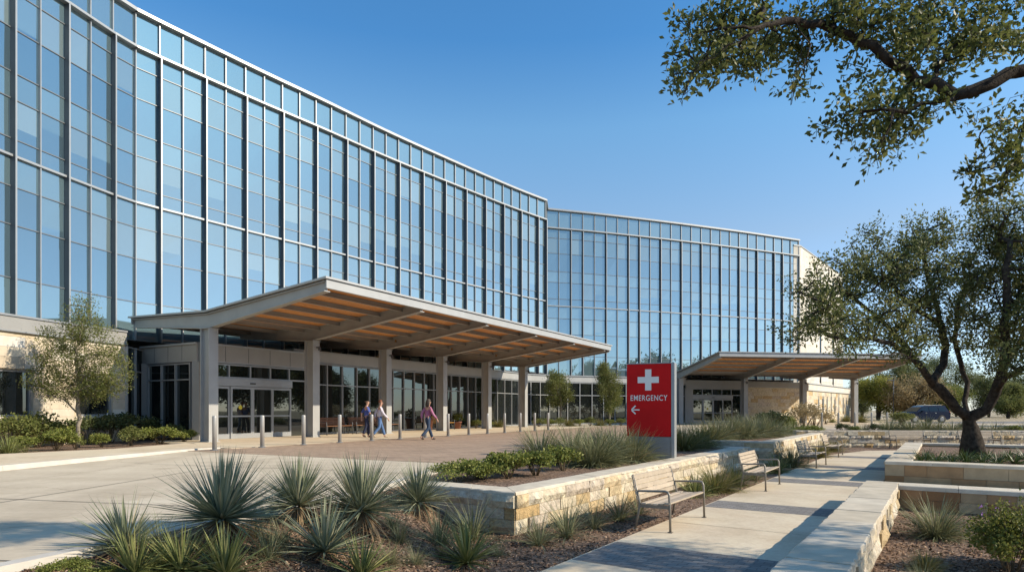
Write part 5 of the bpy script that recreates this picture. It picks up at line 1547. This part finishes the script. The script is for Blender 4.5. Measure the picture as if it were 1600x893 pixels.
# bed in front of the stone wall, west of the doors
def wall_hit(u):
    """how far off the ground floor front stands along the line of sight u"""
    k = (u - 800) / 1000
    ln = stone_line + [vl, vc]
    for a, b in zip(ln, ln[1:]):
        d0 = a.x - k * a.y; d1 = b.x - k * b.y
        if d0 <= 0 <= d1 or d1 <= 0 <= d0:
            f = d0 / (d0 - d1); return a.y + (b.y - a.y) * f
    return 25.0
GL = 'plants in the bed under the stone wall'
for u, v, s, k, nm, lb in (
    (12, 708, 1.0, 'grass_green', 'grass_clump', 'yellow green grass clump at the footway under the stone wall'),
    (40, 705, .75, 'shrub', 'shrub', 'small round shrub beside the yellow green grass clump'),
    (88, 702, .95, 'shrub', 'shrub', 'round green shrub at the footway just before the young tree'),
    (160, 697, .65, 'shrub', 'shrub', 'small green shrub right of the young tree trunk by the stake'),
    (204, 695, .75, 'shrub_olive', 'shrub', 'low olive shrub in mulch below the vestibule corner'),
    (250, 692, .95, 'shrub', 'shrub', 'bright green rounded shrub in front of the vestibule glass'),
    (287, 690, .8, 'shrub', 'shrub', 'bright green shrub at the tip of bed by first column'),
    (20, 682, 1.3, 'shrub_olive', 'shrub', 'tall olive bush under the first stone wall window'),
    (58, 680, 1.35, 'shrub_olive', 'shrub', 'tall olive bush between the stone wall windows'),
    (95, 682, 1.15, 'shrub', 'shrub', 'green bush against the stone wall behind the young tree'),
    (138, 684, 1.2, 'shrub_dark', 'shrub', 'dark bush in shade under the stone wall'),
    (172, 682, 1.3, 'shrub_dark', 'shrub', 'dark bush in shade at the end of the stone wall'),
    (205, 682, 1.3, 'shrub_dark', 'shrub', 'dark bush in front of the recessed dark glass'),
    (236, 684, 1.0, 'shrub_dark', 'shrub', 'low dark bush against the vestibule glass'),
    (118, 700, .5, 'shrub_olive', 'shrub', 'tiny olive shrub at the foot of the young tree'),
    (270, 684, .8, 'shrub_dark', 'shrub', 'small dark bush by the vestibule corner')):
    p = P(u, v, z=.0)
    yw = wall_hit(u) - (1.5 if v > 690 else .95)
    if p.y > yw: p = P(u, v, Y=yw)
    plant(k, lb, (p.x, p.y, -.03), s * 1.35, 'shrub' if nm == 'shrub' else 'grass clump', nm, GL)
# foot of the glass at the far end of the forecourt
GF = 'plants at the foot of the far storefront'
for i, (u, s, k) in enumerate(((788, 1.0, 'shrub_olive'), (806, 1.0, 'shrub'), (826, 1.1, 'grass_tan'), (842, 1.0, 'shrub_olive'), (858, 1.1, 'shrub'), (874, 1.1, 'shrub_olive'), (890, 1.1, 'grass_tan'), (906, 1.1, 'shrub'), (922, 1.1, 'shrub_olive'), (938, 1.1, 'grass_tan'), (954, 1.0, 'shrub'), (970, 1.0, 'shrub_olive'))):
    p = P(u, 667 - (u - 788) * .012, z=0.0)
    if u < 835: p = C0 + A_ * (21.3 + (u - 788) * .08) + N_ * (-1.2)
    lb = f'{ {"shrub_olive": "olive shrub", "shrub": "green shrub", "grass_tan": "tan grass clump"}[k] }, {ORD[i]} from the fifth column in the strip at the far storefront'
    plant(k, lb, (p.x, p.y, -.0), s, 'grass clump' if 'grass' in k else 'shrub', 'grass_clump' if 'grass' in k else 'shrub', GF)

# right hand beds
p = P(1462, 836, z=LOW); plant('grass_grey', 'large arching grass tuft with pale stalks in the capped wall bed', (p.x, p.y, LOW - .03), .95, 'grass tuft', 'grass_tuft', var=1)
p = P(1476, 826, z=LOW); plant('tuft', 'pale fine grass behind the large arching tuft in the capped wall bed', (p.x, p.y, LOW - .03), .72, 'grass tuft', 'grass_tuft')
p = P(1448, 886, z=LOW); plant('grass_tan', 'small dry grass tuft in the mulch of the capped wall bed', (p.x, p.y, LOW - .03), .42, 'grass tuft', 'grass_tuft')
p = P(1440, 912, z=LOW); plant('tuft', 'sparse dark tuft at the very front of the capped wall bed', (p.x, p.y, LOW - .03), .55, 'grass tuft', 'grass_tuft')
p = P(1580, 888, z=LOW); plant('flowering', 'leafy green shrub with mauve flowers in the capped wall bed', (p.x, p.y, LOW - .10), .9, 'shrub', 'flowering_shrub')
p = P(1640, 880, z=LOW); plant('flowering', 'second leafy shrub cut off beside the mauve flowered one', (p.x, p.y, LOW - .03), .8, 'shrub', 'flowering_shrub')
GO = 'strappy plants under the big oak'
k = 0
for row, v in enumerate((724, 717)):
    for u in range(1440 + row * 12, 1605, 24 if row == 0 else 30):
        p = P(u + prng.uniform(-4, 4), v, z=-.25)
        s_, t_ = to_st(p.x, p.y)
        if not (12.7 < s_ and t_ > 5.0): p = st(max(s_, 12.85), max(t_, 5.15))
        plant('strap', 'strappy green plant in the low cover around the big oak trunk', (p.x, p.y, -.26), prng.uniform(.75, 1.05), 'plant', 'strappy_plant', GO)
# behind the far wall
GW2 = 'grasses above the far stone wall'
for i, (u, k, s) in enumerate(((1318, 'shrub_dark', .9), (1334, 'shrub', .8), (1350, 'grass_grey', .9), (1368, 'shrub_dark', .9), (1388, 'grass_grey', 1.4), (1404, 'grass_tan', 1.2), (1424, 'grass_grey', 1.3), (1446, 'grass_grey', 1.6), (1466, 'grass_tan', 1.1), (1488, 'grass_grey', 1.2), (1508, 'shrub_dark', .9), (1532, 'grass_grey', 1.0), (1556, 'grass_grey', 1.1), (1580, 'shrub', .9), (1602, 'grass_grey', 1.0))):
    p = P(u, 673, Y=35.4 + (i % 3) * .6)
    what = {'shrub_dark': 'dark shrub', 'shrub': 'green shrub', 'grass_grey': 'grey grass clump', 'grass_tan': 'tan grass clump'}[k]
    lb = f'{what}, {(ORD + ["fifteenth"])[i]} from the stepped planter in the strip above the far wall'
    plant(k, lb, (p.x, p.y, -.03), s, 'grass clump' if 'grass' in k else 'shrub', 'grass_clump' if 'grass' in k else 'shrub', GW2)
for i, (u, v, k, s, lb) in enumerate(((1322, 659, 'grass_tan', 1.5, 'tan grass beside the low limestone wing'), (1300, 660, 'grass_green', 1.4, 'green grass in front of the low limestone wing'), (1345, 660, 'grass_tan', 1.5, 'tan grass near the last column of the smaller canopy'), (1290, 662, 'shrub_rust', 1.3, 'rust bush at the corner of the stone wall'), (1410, 664, 'shrub_olive', 1.8, 'olive bush in front of the parked car'))):
    p = P(u, v, z=0); plant(k, lb, (p.x, p.y, -.02), s, 'shrub' if k[0] == 's' else 'grass clump', 'shrub' if k[0] == 's' else 'grass_clump')

# loose bark chips and leaf litter on the near beds: nobody could count them
g = np.random.default_rng(8)
def chips():
    pts = []
    while len(pts) < 15000:
        u, v = g.uniform(-40, 1640), g.uniform(745, 960)
        p = on_low(u, v, 6)
        s_, t_ = to_st(p.x, p.y)
        if p.x < edge_x(p.y) + .2: continue
        if 1.57 < t_ < 4.3 or 4.25 < t_ < 4.95: continue
        if s_ > 0 and t_ < .02: continue
        if s_ < .1 and t_ > -3.4 and s_ > -.04 and t_ < .05: continue
        if t_ > 4.9 and s_ > 6.6: continue
        pts.append((p.x, p.y, gz(p.x, p.y) + .008))
    pos = np.array(pts); n = len(pos)
    d = g.normal(size=(n, 3)); d[:, 2] *= .35; d /= np.linalg.norm(d, axis=1, keepdims=True)
    w_ = g.normal(size=(n, 3)); w_[:, 2] *= .4; w_ -= d * (w_ * d).sum(1, keepdims=True); w_ /= np.linalg.norm(w_, axis=1, keepdims=True)
    l = .018 + .045 * g.random((n, 1)) ** 1.5; wd = l * (.2 + .3 * g.random((n, 1)))
    a = pos - d * l / 2 - w_ * wd / 2; b = pos + d * l / 2 - w_ * wd / 3; c = pos + d * l / 2 + w_ * wd / 2; e = pos - d * l / 2 + w_ * wd / 3
    up = np.array([0, 0, .006])
    verts = np.stack([a, b, c, e, a + up, b + up, c + up, e + up], 1).reshape(-1, 3)
    i0 = np.arange(n)[:, None] * 8
    q = np.array([[4, 5, 6, 7], [0, 1, 5, 4], [1, 2, 6, 5], [2, 3, 7, 6], [3, 0, 4, 7]])
    faces = (i0[:, None, :] + q[None]).reshape(-1, 4)
    t = np.repeat(np.clip(g.normal(.42, .28, n), 0, 1), 5)
    o = np_mesh('bark_mulch', verts, faces, t, M['chip']); tag(o, 'brown bark chips and leaf litter scattered over the beds', 'mulch', kind='stuff')
M['chip'] = tinted('bark chip', [(0, (.035, .022, .015)), (.4, (.15, .09, .055)), (.75, (.30, .195, .125)), (1, (.50, .38, .27))], .95, 8, .2)
chips()
# ------------------------------------------------------------------ trees
def grow(rng, limbs, targets, seg=.35, min_r=.006, pipe=2.4, wob=.12, tipr=.008):
    """a branching skeleton: hand placed limbs [(points, parent limb index or None)] extended towards every target; returns nodes, parents, radii"""
    N = []; par = []
    ends = []
    for pts, at in limbs:
        prev = -1 if at is None else at if isinstance(at, int) and at < 0 else None
        pts = [np.array(p, float) for p in pts]
        if at is None: last = -1
        else:
            A = np.array(N); last = int(np.argmin(((A - pts[0]) ** 2).sum(1)))
        dense = []
        for a, b in zip(pts, pts[1:]):
            k = max(1, int(np.linalg.norm(b - a) / seg))
            for i in range(k): dense.append(a + (b - a) * i / k)
        dense.append(pts[-1])
        if at is not None: dense = dense[1:]
        for p in dense:
            N.append(p + (rng.normal(size=3) * wob * .18 if len(N) > 2 else 0)); par.append(last); last = len(N) - 1
    A = np.zeros((len(N) + len(targets) * 14, 3)); A[:len(N)] = np.array(N); n = len(N)
    main = len(N)
    order = np.argsort([np.min(((A[:main] - t) ** 2).sum(1)) for t in targets])
    tips = []
    for oi in order:
        t = targets[oi]
        d = A[:n] - t; q = (d ** 2).sum(1)
        q = q + np.where(A[:n, 2] > t[2] + .2, q * .6, 0)
        i = int(np.argmin(q)); p = A[i]; v = t - p; Ld = np.linalg.norm(v); k = max(1, min(12, int(Ld / seg)))
        last = i
        sag = rng.normal(size=3) * Ld * wob
        for j in range(1, k + 1):
            f = j / k; A[n] = p + v * f + sag * math.sin(f * math.pi) + np.array([0, 0, .10 * Ld]) * math.sin(f * math.pi); par.append(last); last = n; n += 1
        tips.append(last)
    A = A[:n]
    cnt = np.zeros(n); 
    for t in tips: cnt[t] += 1
    for i in range(n - 1, -1, -1):
        if par[i] >= 0: cnt[par[i]] += cnt[i]
    cnt = np.maximum(cnt, 1)
    rad = tipr * cnt ** (1 / pipe)
    return A, np.array(par), rad, np.array(tips), main

def limb_mesh(name, A, par, rad, mat, parent, loc, base_r=None, flare=1.0):
    """a tapering tube along every parent-child run"""
    kids = [[] for _ in A]
    for i, p in enumerate(par):
        if p >= 0: kids[p].append(i)
    mb = MB(); loc = np.array(loc)
    starts = [(i, -1) for i, p in enumerate(par) if p < 0]
    stack = starts
    while stack:
        i, frm = stack.pop()
        run = [i] if frm < 0 else [frm, i]
        cur = i
        while kids[cur]:
            ks = sorted(kids[cur], key=lambda k: -rad[k]); nxt = ks[0]
            for k in ks[1:]: stack.append((k, cur))
            run.append(nxt); cur = nxt
        if len(run) < 2: continue
        r = [rad[k] for k in run]
        if frm >= 0: r[0] = min(rad[run[1]] * 1.15, rad[frm])
        if frm < 0 and base_r: 
            r[0] = base_r * flare
            if len(r) > 1: r[1] = max(r[1], base_r)
        ns = 10 if r[0] > .1 else 7 if r[0] > .03 else 5 if r[0] > .012 else 3
        mb.tube([A[k] - loc for k in run], r, ns, 0, .5)
    return mb.build(name, mat, parent, True, False)

def in_blobs(rng, blobs, n):
    """n points spread through a set of ellipsoids (centre, radii, weight)"""
    w_ = np.array([b[2] for b in blobs], float); w_ /= w_.sum()
    out = []
    for (c, r, _), k in zip(blobs, rng.multinomial(n, w_)):
        d = rng.normal(size=(k, 3)); d /= np.linalg.norm(d, axis=1, keepdims=True)
        out.append(np.array(c) + d * (rng.random((k, 1)) ** .38) * np.array(r))
    return np.concatenate(out)

def foliage(name, rng, A, tips, par, per, size, spread, mat, parent, loc, droop=.0, aspect=.5, extra=None):
    src = A[tips]; pr = A[np.array([par[t] for t in tips])]
    f = rng.random((len(tips), per, 1))
    base = pr[:, None, :] + (src - pr)[:, None, :] * (f * 1.25)
    off = rng.normal(size=(len(tips), per, 3)) * spread
    off[..., 2] -= droop * spread
    pos = (base + off).reshape(-1, 3)
    out = off.reshape(-1, 3) / (np.linalg.norm(off.reshape(-1, 3), axis=1, keepdims=True) + 1e-6)
    v, fc, t = leaves_mesh(rng, pos - np.array(loc), size, .5, aspect, out * .8)
    # whole twigs lighter or darker than their neighbours
    tw = np.repeat(rng.normal(0, .13, len(tips)), per * 2)
    return np_mesh(name, v, fc, np.clip(t + tw, 0, 1), mat, parent)

# ---- the big oak in its bed
g = np.random.default_rng(21)
Yo = 20.6
def q(u, v, dy=0): p = P(u, v, Y=Yo + dy); return np.array(p)
base = np.array((P(1520, 715, Y=Yo).x, Yo, -.28))
limbs = [
    ([base, q(1519, 690), q(1517, 668), q(1513, 652)], None),
    ([q(1513, 652), q(1494, 638, -.2), q(1476, 615, -.3), q(1456, 597, -.4), q(1440, 572, -.8), q(1418, 552, -1.2), q(1392, 538, -1.6), q(1362, 528, -1.8), q(1330, 530, -1.9), q(1300, 524, -2), q(1272, 512, -2.1)], 0),
    ([q(1456, 597, -.4), q(1474, 570, .3), q(1478, 540, .6), q(1470, 510, .8), q(1462, 470, 1), q(1450, 430, 1.2), q(1440, 395, 1.2)], 0),
    ([q(1440, 572, -.8), q(1424, 560, -1.8), q(1404, 552, -2.6), q(1370, 556, -3.2), q(1340, 552, -3.4)], 0),
    ([q(1513, 652), q(1510, 625, .6), q(1512, 598, 1), q(1500, 565, 1.4), q(1492, 530, 1.6), q(1496, 490, 1.8), q(1508, 440, 1.8)], 0),
    ([q(1514, 660), q(1540, 640, -.3), q(1556, 612, -.5), q(1566, 580, -.7), q(1571, 545, -1), q(1568, 505, -1.2), q(1575, 465, -1.3), q(1572, 420, -1.4), q(1580, 375, -1.4)], 0),
    ([q(1556, 612, -.5), q(1572, 592, -1.2), q(1592, 578, -1.8), q(1618, 566, -2.2), q(1650, 545, -2.6), q(1690, 520, -2.6)], 0),
    ([q(1566, 580, -.7), q(1585, 548, .2), q(1600, 520, .8), q(1612, 470, 1.2), q(1620, 420, 1.4)], 0),
    ([q(1418, 552, -1.2), q(1400, 520, -.8), q(1372, 495, -.6), q(1340, 470, -.6), q(1310, 455, -.6)], 0),
    ([q(1470, 510, .8), q(1440, 488, .4), q(1410, 465, 0), q(1385, 430, 0)], 0),
]
def bl(u, v, ru, rv, dy=0, ry=1.4, w_=1):
    c = q(u, v, dy); k = (Yo + dy) / 1000; return (c, (ru * k, ry, rv * k), w_ * ru * rv)
blobs = [bl(1275, 455, 46, 50, -1.6, 1.2, .6), bl(1305, 500, 46, 42, -1.9, 1.2, .6), bl(1252, 515, 36, 28, -2.2, 1, .6), bl(1330, 430, 60, 45, -.8), bl(1390, 385, 62, 40, .2), bl(1400, 440, 70, 55, -.2, 2), bl(1370, 500, 65, 40, -1.4, 1.6), bl(1460, 370, 65, 32, .8), bl(1460, 430, 70, 55, .8, 2),
         bl(1440, 500, 65, 45, .3, 1.8), bl(1530, 390, 60, 45, 1), bl(1530, 450, 60, 50, 1, 2), bl(1590, 360, 60, 48, -.8), bl(1600, 430, 60, 60, -.6, 2), bl(1590, 500, 60, 50, -1, 2), bl(1660, 420, 80, 90, -1, 2), bl(1650, 510, 70, 50, -2, 1.6), bl(1520, 520, 45, 40, 1.4, 1.2), bl(1350, 545, 50, 18, -3, .8, .8), bl(1600, 560, 60, 28, -2.4, 1, .8), bl(1420, 545, 40, 18, -1.5, .8, .6), bl(1560, 330, 40, 22, -1, 1)]
tg = in_blobs(g, blobs, 1000)
A, par, rad, tips, main = grow(g, limbs, tg, .30, pipe=2.15, wob=.13, tipr=.0105)
oak = thing('oak_tree', 'big live oak with spreading dark limbs in the walled bed', 'tree', tuple(base))
rad[:main] *= .86
limb_mesh('trunk', A, par, rad, M['bark'], oak, base, base_r=.32, flare=1.25)
foliage('crown', g, A, tips, par, 60, .10, .135, M['leaf_oak_far'], oak, base, aspect=.5)

# ---- the oak whose bough hangs over the foreground
g = np.random.default_rng(4)
Yf = 5.4
def f(u, v, Y=Yf): return np.array(P(u, v, Y=Y))
b0 = np.array((8.9, 4.9, -.72))
limbs = [
    ([b0, (8.8, 4.9, .6), (8.6, 5.0, 1.9), (8.2, 5.05, 2.9)], None),
    ([(8.2, 5.05, 2.9), (7.2, 5.2, 3.55), (6.2, 5.3, 3.85), f(1760, 96, 5.4), f(1640, 100), f(1590, 112), f(1550, 128), f(1516, 140), f(1495, 148), f(1457, 130), f(1411, 114), f(1385, 96), f(1362, 74), f(1327, 52), f(1290, 42), f(1240, 36, 5.2), f(1190, 42, 5.1), f(1140, 40, 5.0), f(1100, 52, 5.0), f(1065, 74, 4.9)], 0),
    ([f(1300, 44), f(1298, 20), f(1302, -15), f(1290, -60)], 0),
    ([f(1350, 66), f(1346, 35, 5.5), f(1338, 5, 5.6), f(1330, -40, 5.7)], 0),
    ([f(1495, 148), f(1478, 160, 5.3), f(1440, 166, 5.2), f(1400, 172, 5.1), f(1350, 175, 5.1), f(1310, 180, 5.0), f(1285, 192, 5)], 0),
    ([f(1400, 172, 5.1), f(1388, 200, 5.1), f(1378, 230, 5.1), f(1372, 258, 5.1)], 0),
    ([f(1457, 130), f(1470, 95, 5.6), f(1500, 60, 5.8), f(1540, 20, 6), f(1580, -30, 6.2)], 0),
    ([f(1411, 114), f(1420, 80, 5.7), f(1440, 40, 5.9), f(1450, -10, 6)], 0),
    ([f(1190, 42, 5.1), f(1150, 70, 5.0), f(1100, 95, 4.9), f(1078, 125, 4.9), f(1065, 158, 4.9)], 0),
    ([f(1240, 36, 5.2), f(1262, 75, 5.1), f(1248, 115, 5.0), f(1232, 160, 5.0)], 0),
    ([f(1640, 100), f(1620, 150, 5.5), f(1600, 200, 5.6), f(1575, 235, 5.6), f(1548, 262, 5.6), f(1520, 270, 5.6)], 0),
    ([f(1600, 200, 5.6), f(1590, 250, 5.6), f(1560, 290, 5.6), f(1530, 306, 5.6)], 0),
    ([(8.2, 5.05, 2.9), (8.6, 5.3, 4.0), (9.0, 5.8, 5.0), (9.4, 6.3, 5.9)], 0),
    ([(8.6, 5.3, 4.0), (9.8, 5.1, 4.3), (11.0, 5.3, 4.7), (12.2, 5.6, 5.2)], 0),
    ([(9.0, 5.8, 5.0), (10.0, 6.4, 4.9), (11.0, 6.9, 5.0)], 0),
    ([(8.6, 5.3, 4.0), (8.3, 4.4, 5.0), (8.2, 3.2, 6.0)], 0),
]
cl = [(1100, 50, 60), (1075, 128, 30), (1062, 88, 28), (1130, 92, 38), (1180, 62, 48), (1172, 105, 26), (1160, 18, 50), (1062, 150, 18), (1230, 45, 42), (1238, 140, 22), (1255, 90, 28), (1300, 22, 50), (1352, 22, 50), (1400, 32, 60), (1452, 32, 60), (1422, 74, 38), (1500, 52, 60), (1560, 34, 62), (1592, 72, 42), (1484, 92, 40), (1336, 112, 22), (1268, 118, 16), (1200, 120, 16),
      (1340, 166, 34), (1390, 150, 42), (1440, 160, 42), (1300, 192, 26), (1360, 190, 40), (1420, 188, 34), (1380, 226, 28), (1375, 256, 14), (1410, 232, 20), (1468, 178, 24), (1318, 216, 14),
      (1562, 222, 38), (1592, 180, 40), (1540, 262, 25), (1522, 300, 20), (1562, 292, 38), (1594, 262, 40), (1512, 268, 14), (1580, 232, 40), (1545, 180, 20)]
blobs = []
for u, v, r in cl:
    Y = Yf + g.uniform(-.35, .35); k = Y / 1000; wt = .6 if u > 1500 and v > 150 else 1; blobs.append((np.array(P(u, v, Y=Y)), (r * k * .95, .32, r * k * .95), r * r * wt))
tg1 = in_blobs(g, blobs, 980)
A, par, rad, tips, main = grow(g, limbs, tg1, .10, pipe=2.3, wob=.10, tipr=.0022)
for i in range(main): pass
# the parts of the crown above and beside the picture: it is these that dapple the foreground
blobs2 = [((9.4, 6.3, 5.9), (1.6, 1.2, .8), 1.0), ((11.0, 6.9, 4.9), (1.3, 1.1, .8), .9), ((10.6, 4.8, 4.2), (1.3, 1.0, .7), .7), ((12.2, 5.6, 5.2), (1.4, 1.2, .8), .8), ((8.2, 3.2, 6.2), (1.5, 1.0, .7), .6)]
tg2 = in_blobs(g, blobs2, 300)
keep = [t for t in tg2 if (t[0] / max(t[1], .1) > .86) or (t[2] - 1.3) / max(t[1], .1) > .70]
A2_, par2, rad2, tips2, main2 = grow(g, limbs, np.array(keep), .25, pipe=2.3, wob=.12, tipr=.006)
ft = thing('overhanging_oak', 'old oak reaching over the path with a long leafy bough', 'tree', tuple(b0))
r1 = rad.copy()
# the bough tapers from its root to its tip whatever it carries
def taper(rr, k, r):
    pass
for i in range(main):
    r1[i] = max(r1[i], .0)
r1[:main] = np.maximum(r1[:main] * 1.25, rad2[:main2][:main] if main2 == main else r1[:main])
# (first limbs share their indices: draw the thick limbs once, then only twigs of the second set)
limb_mesh('trunk', A, par, r1, M['bark'], ft, b0, base_r=.30, flare=1.3)
sel = par2.copy()
A2c = A2_.copy(); r2 = rad2.copy()
r2[:main2] *= .5
limb_mesh('upper_limbs', A2c, par2, r2, M['bark'], ft, b0)
foliage('crown', g, A, tips, par, 11, .056, .036, M['leaf_oak'], ft, b0, aspect=.52, droop=.2)
foliage('upper_crown', g, A2_, tips2, par2, 42, .085, .17, M['leaf_oak'], ft, b0, aspect=.55)

# ---- simpler trees
def tree(label, base, h, crown_r, mat, bark, seed, n=260, per=40, leaf=.11, spread=.2, trunk_r=.09, clear=.3, slim=1.0, name='oak_tree', blobs=None, tipr=.008, group=None):
    g = np.random.default_rng(seed); b = np.array(base, float)
    top = b + np.array([g.normal() * .1, g.normal() * .1, h * .9])
    limbs = [([b - np.array([0, 0, .05]), b + np.array([.02, 0, h * clear]), b + np.array([-.03, .03, h * .6]), top], None)]
    for i in range(7):
        a = g.random() * 6.28; z0 = h * (clear + (.75 - clear) * i / 7); st_ = b + np.array([0, 0, z0]); r = crown_r * (.8 - .45 * i / 7)
        e = st_ + np.array([math.cos(a) * r, math.sin(a) * r, h * .17]); limbs.append(([st_, (st_ + e) / 2 + np.array([0, 0, .05 * h]), e], 0))
    if blobs is None:
        cz = h * (clear * .9 + 1) / 2; rz = h * (1 - clear * .9) / 2
        blobs = [(b + np.array([0, 0, cz]), (crown_r * .7, crown_r * .7, rz * .85), 1.6)]
        for i in range(11):
            d = g.normal(size=3); d /= np.linalg.norm(d)
            blobs.append((b + np.array([0, 0, cz]) + d * np.array([crown_r, crown_r, rz]) * (.6 + .35 * g.random()), np.array([crown_r, crown_r, rz]) * (.22 + .2 * g.random()), .45))
    tg = in_blobs(g, blobs, n)
    A, par, rad, tips, main = grow(g, limbs, tg, h * .045, pipe=2.3, wob=.1, tipr=tipr)
    root = thing(name, label, 'tree', tuple(b), 0, group)
    limb_mesh('trunk', A, par, rad, bark, root, b, base_r=trunk_r, flare=1.15)
    foliage('crown', g, A, tips, par, per, leaf, spread, mat, root, b)
    return root
p = P(122, 697, z=0.0)
k = p.y / 1000
b = np.array((p.x, p.y, 0)); bl_ = []
for u, v, ru, rv, w_ in ((122, 605, 70, 28, 2), (75, 590, 40, 22, 1), (170, 592, 38, 22, 1), (120, 560, 55, 28, 2), (95, 530, 35, 22, 1), (150, 530, 40, 25, 1), (125, 505, 34, 24, 1), (135, 480, 20, 20, .5), (70, 560, 22, 16, .5), (178, 565, 22, 18, .5), (100, 612, 30, 16, .6), (150, 612, 30, 14, .6)):
    c = P(u, v, Y=p.y); bl_.append((np.array(c), (ru * k, .75, rv * k), w_))
tree('slender young tree with thin olive foliage before the stone wall', b, 3.9, 1.1, M['leaf_young'], M['bark_pale'], 9, 640, 36, .064, .09, .055, .30, blobs=bl_, tipr=.0042, name='young_tree')
for i, (u, lb) in enumerate(((876, 'upright young tree by the far storefront, closer to the canopy'), (952, 'upright young tree by the far storefront, beside the red sign'))):
    p = P(u, 664.5, z=0); tree(lb, (p.x, p.y, -.02), 5.0, 1.18, M['leaf_young'], M['bark_pale'], 40 + i, 300, 34, .12, .17, .06, .24, name='young_tree', tipr=.006, group='upright young trees by the storefront')
# trees beyond the car park
for i, (u, Y, h, r, mt, nm, lb) in enumerate((
    (1372, 84, 6.0, 3.0, 'leaf_gold', 'yellowing_tree', 'round yellow green tree behind the parked car'),
    (1347, 110, 6.4, 2.6, 'leaf_oak_far', 'oak_tree', 'dark tree between the limestone wing and the yellow tree'),
    (1430, 80, 5.8, 3.3, 'leaf_rust', 'rusty_tree', 'rust brown autumn tree right behind the parked car'),
    (1408, 118, 10.4, 5.2, 'leaf_oak_far', 'oak_tree', 'tall green oak rising behind the yellow tree'),
    (1452, 122, 11.6, 6.0, 'leaf_oak_far', 'oak_tree', 'tallest dark oak in the far row, behind the rusty tree'),
    (1494, 128, 10.0, 5.5, 'leaf_oak_far', 'oak_tree', 'broad dark oak in the far row beside the big oak trunk'),
    (1480, 95, 5.2, 2.8, 'leaf_shrub', 'oak_tree', 'small green tree beyond the rear of the parked car'),
    (1545, 115, 7.4, 4.4, 'leaf_oak_far', 'oak_tree', 'far oak seen between the forks of the big oak'),
    (1575, 100, 5.4, 3.0, 'leaf_young', 'oak_tree', 'small olive bush like tree at the edge of the dry field'),
    (1605, 118, 8.0, 5.0, 'leaf_oak_far', 'oak_tree', 'far oak at the right edge of the dry field'))):
    x = (u - 800) / 1000 * Y
    tree(lb, (x, Y, -.03), h, r, M[mt], M['bark'], 60 + i, 360, 60, .15 + r * .012, .08 * r + .08, .16, .14 if h < 7 else .2, name=nm, tipr=.02)
# trees on the other side of the drive, seen in the glass
rt = [tree('oak across the road mirrored in the storefront glass', (47, 38, -.03), 10.0, 5.0, M['leaf_oak_far'], M['bark'], 90, 300, 44, .42, .55, .25, .14, tipr=.02, group='oaks across the road'),
      tree('oak across the road mirrored in the storefront glass', (54, 47, -.03), 9.0, 4.8, M['leaf_oak_far'], M['bark'], 91, 280, 44, .40, .5, .22, .12, tipr=.02, group='oaks across the road')]
for i, (x, y, s) in enumerate(((62, 56, .8), (60, 42, .95), (70, 62, .8), (70, 50, .9), (52, 30, .9), (62, 32, 1.0), (50, 20, .95), (60, 20, 1.1), (54, 9, 1.0), (48, 0, .9), (60, 2, 1.1), (46, -12, .95), (36, -22, 1.0), (22, -27, 1.0), (8, -30, 1.0), (-8, -30, 1.0))):
    dup(rt[i % 2], (x, y, -.03), i * 1.3, None, s)
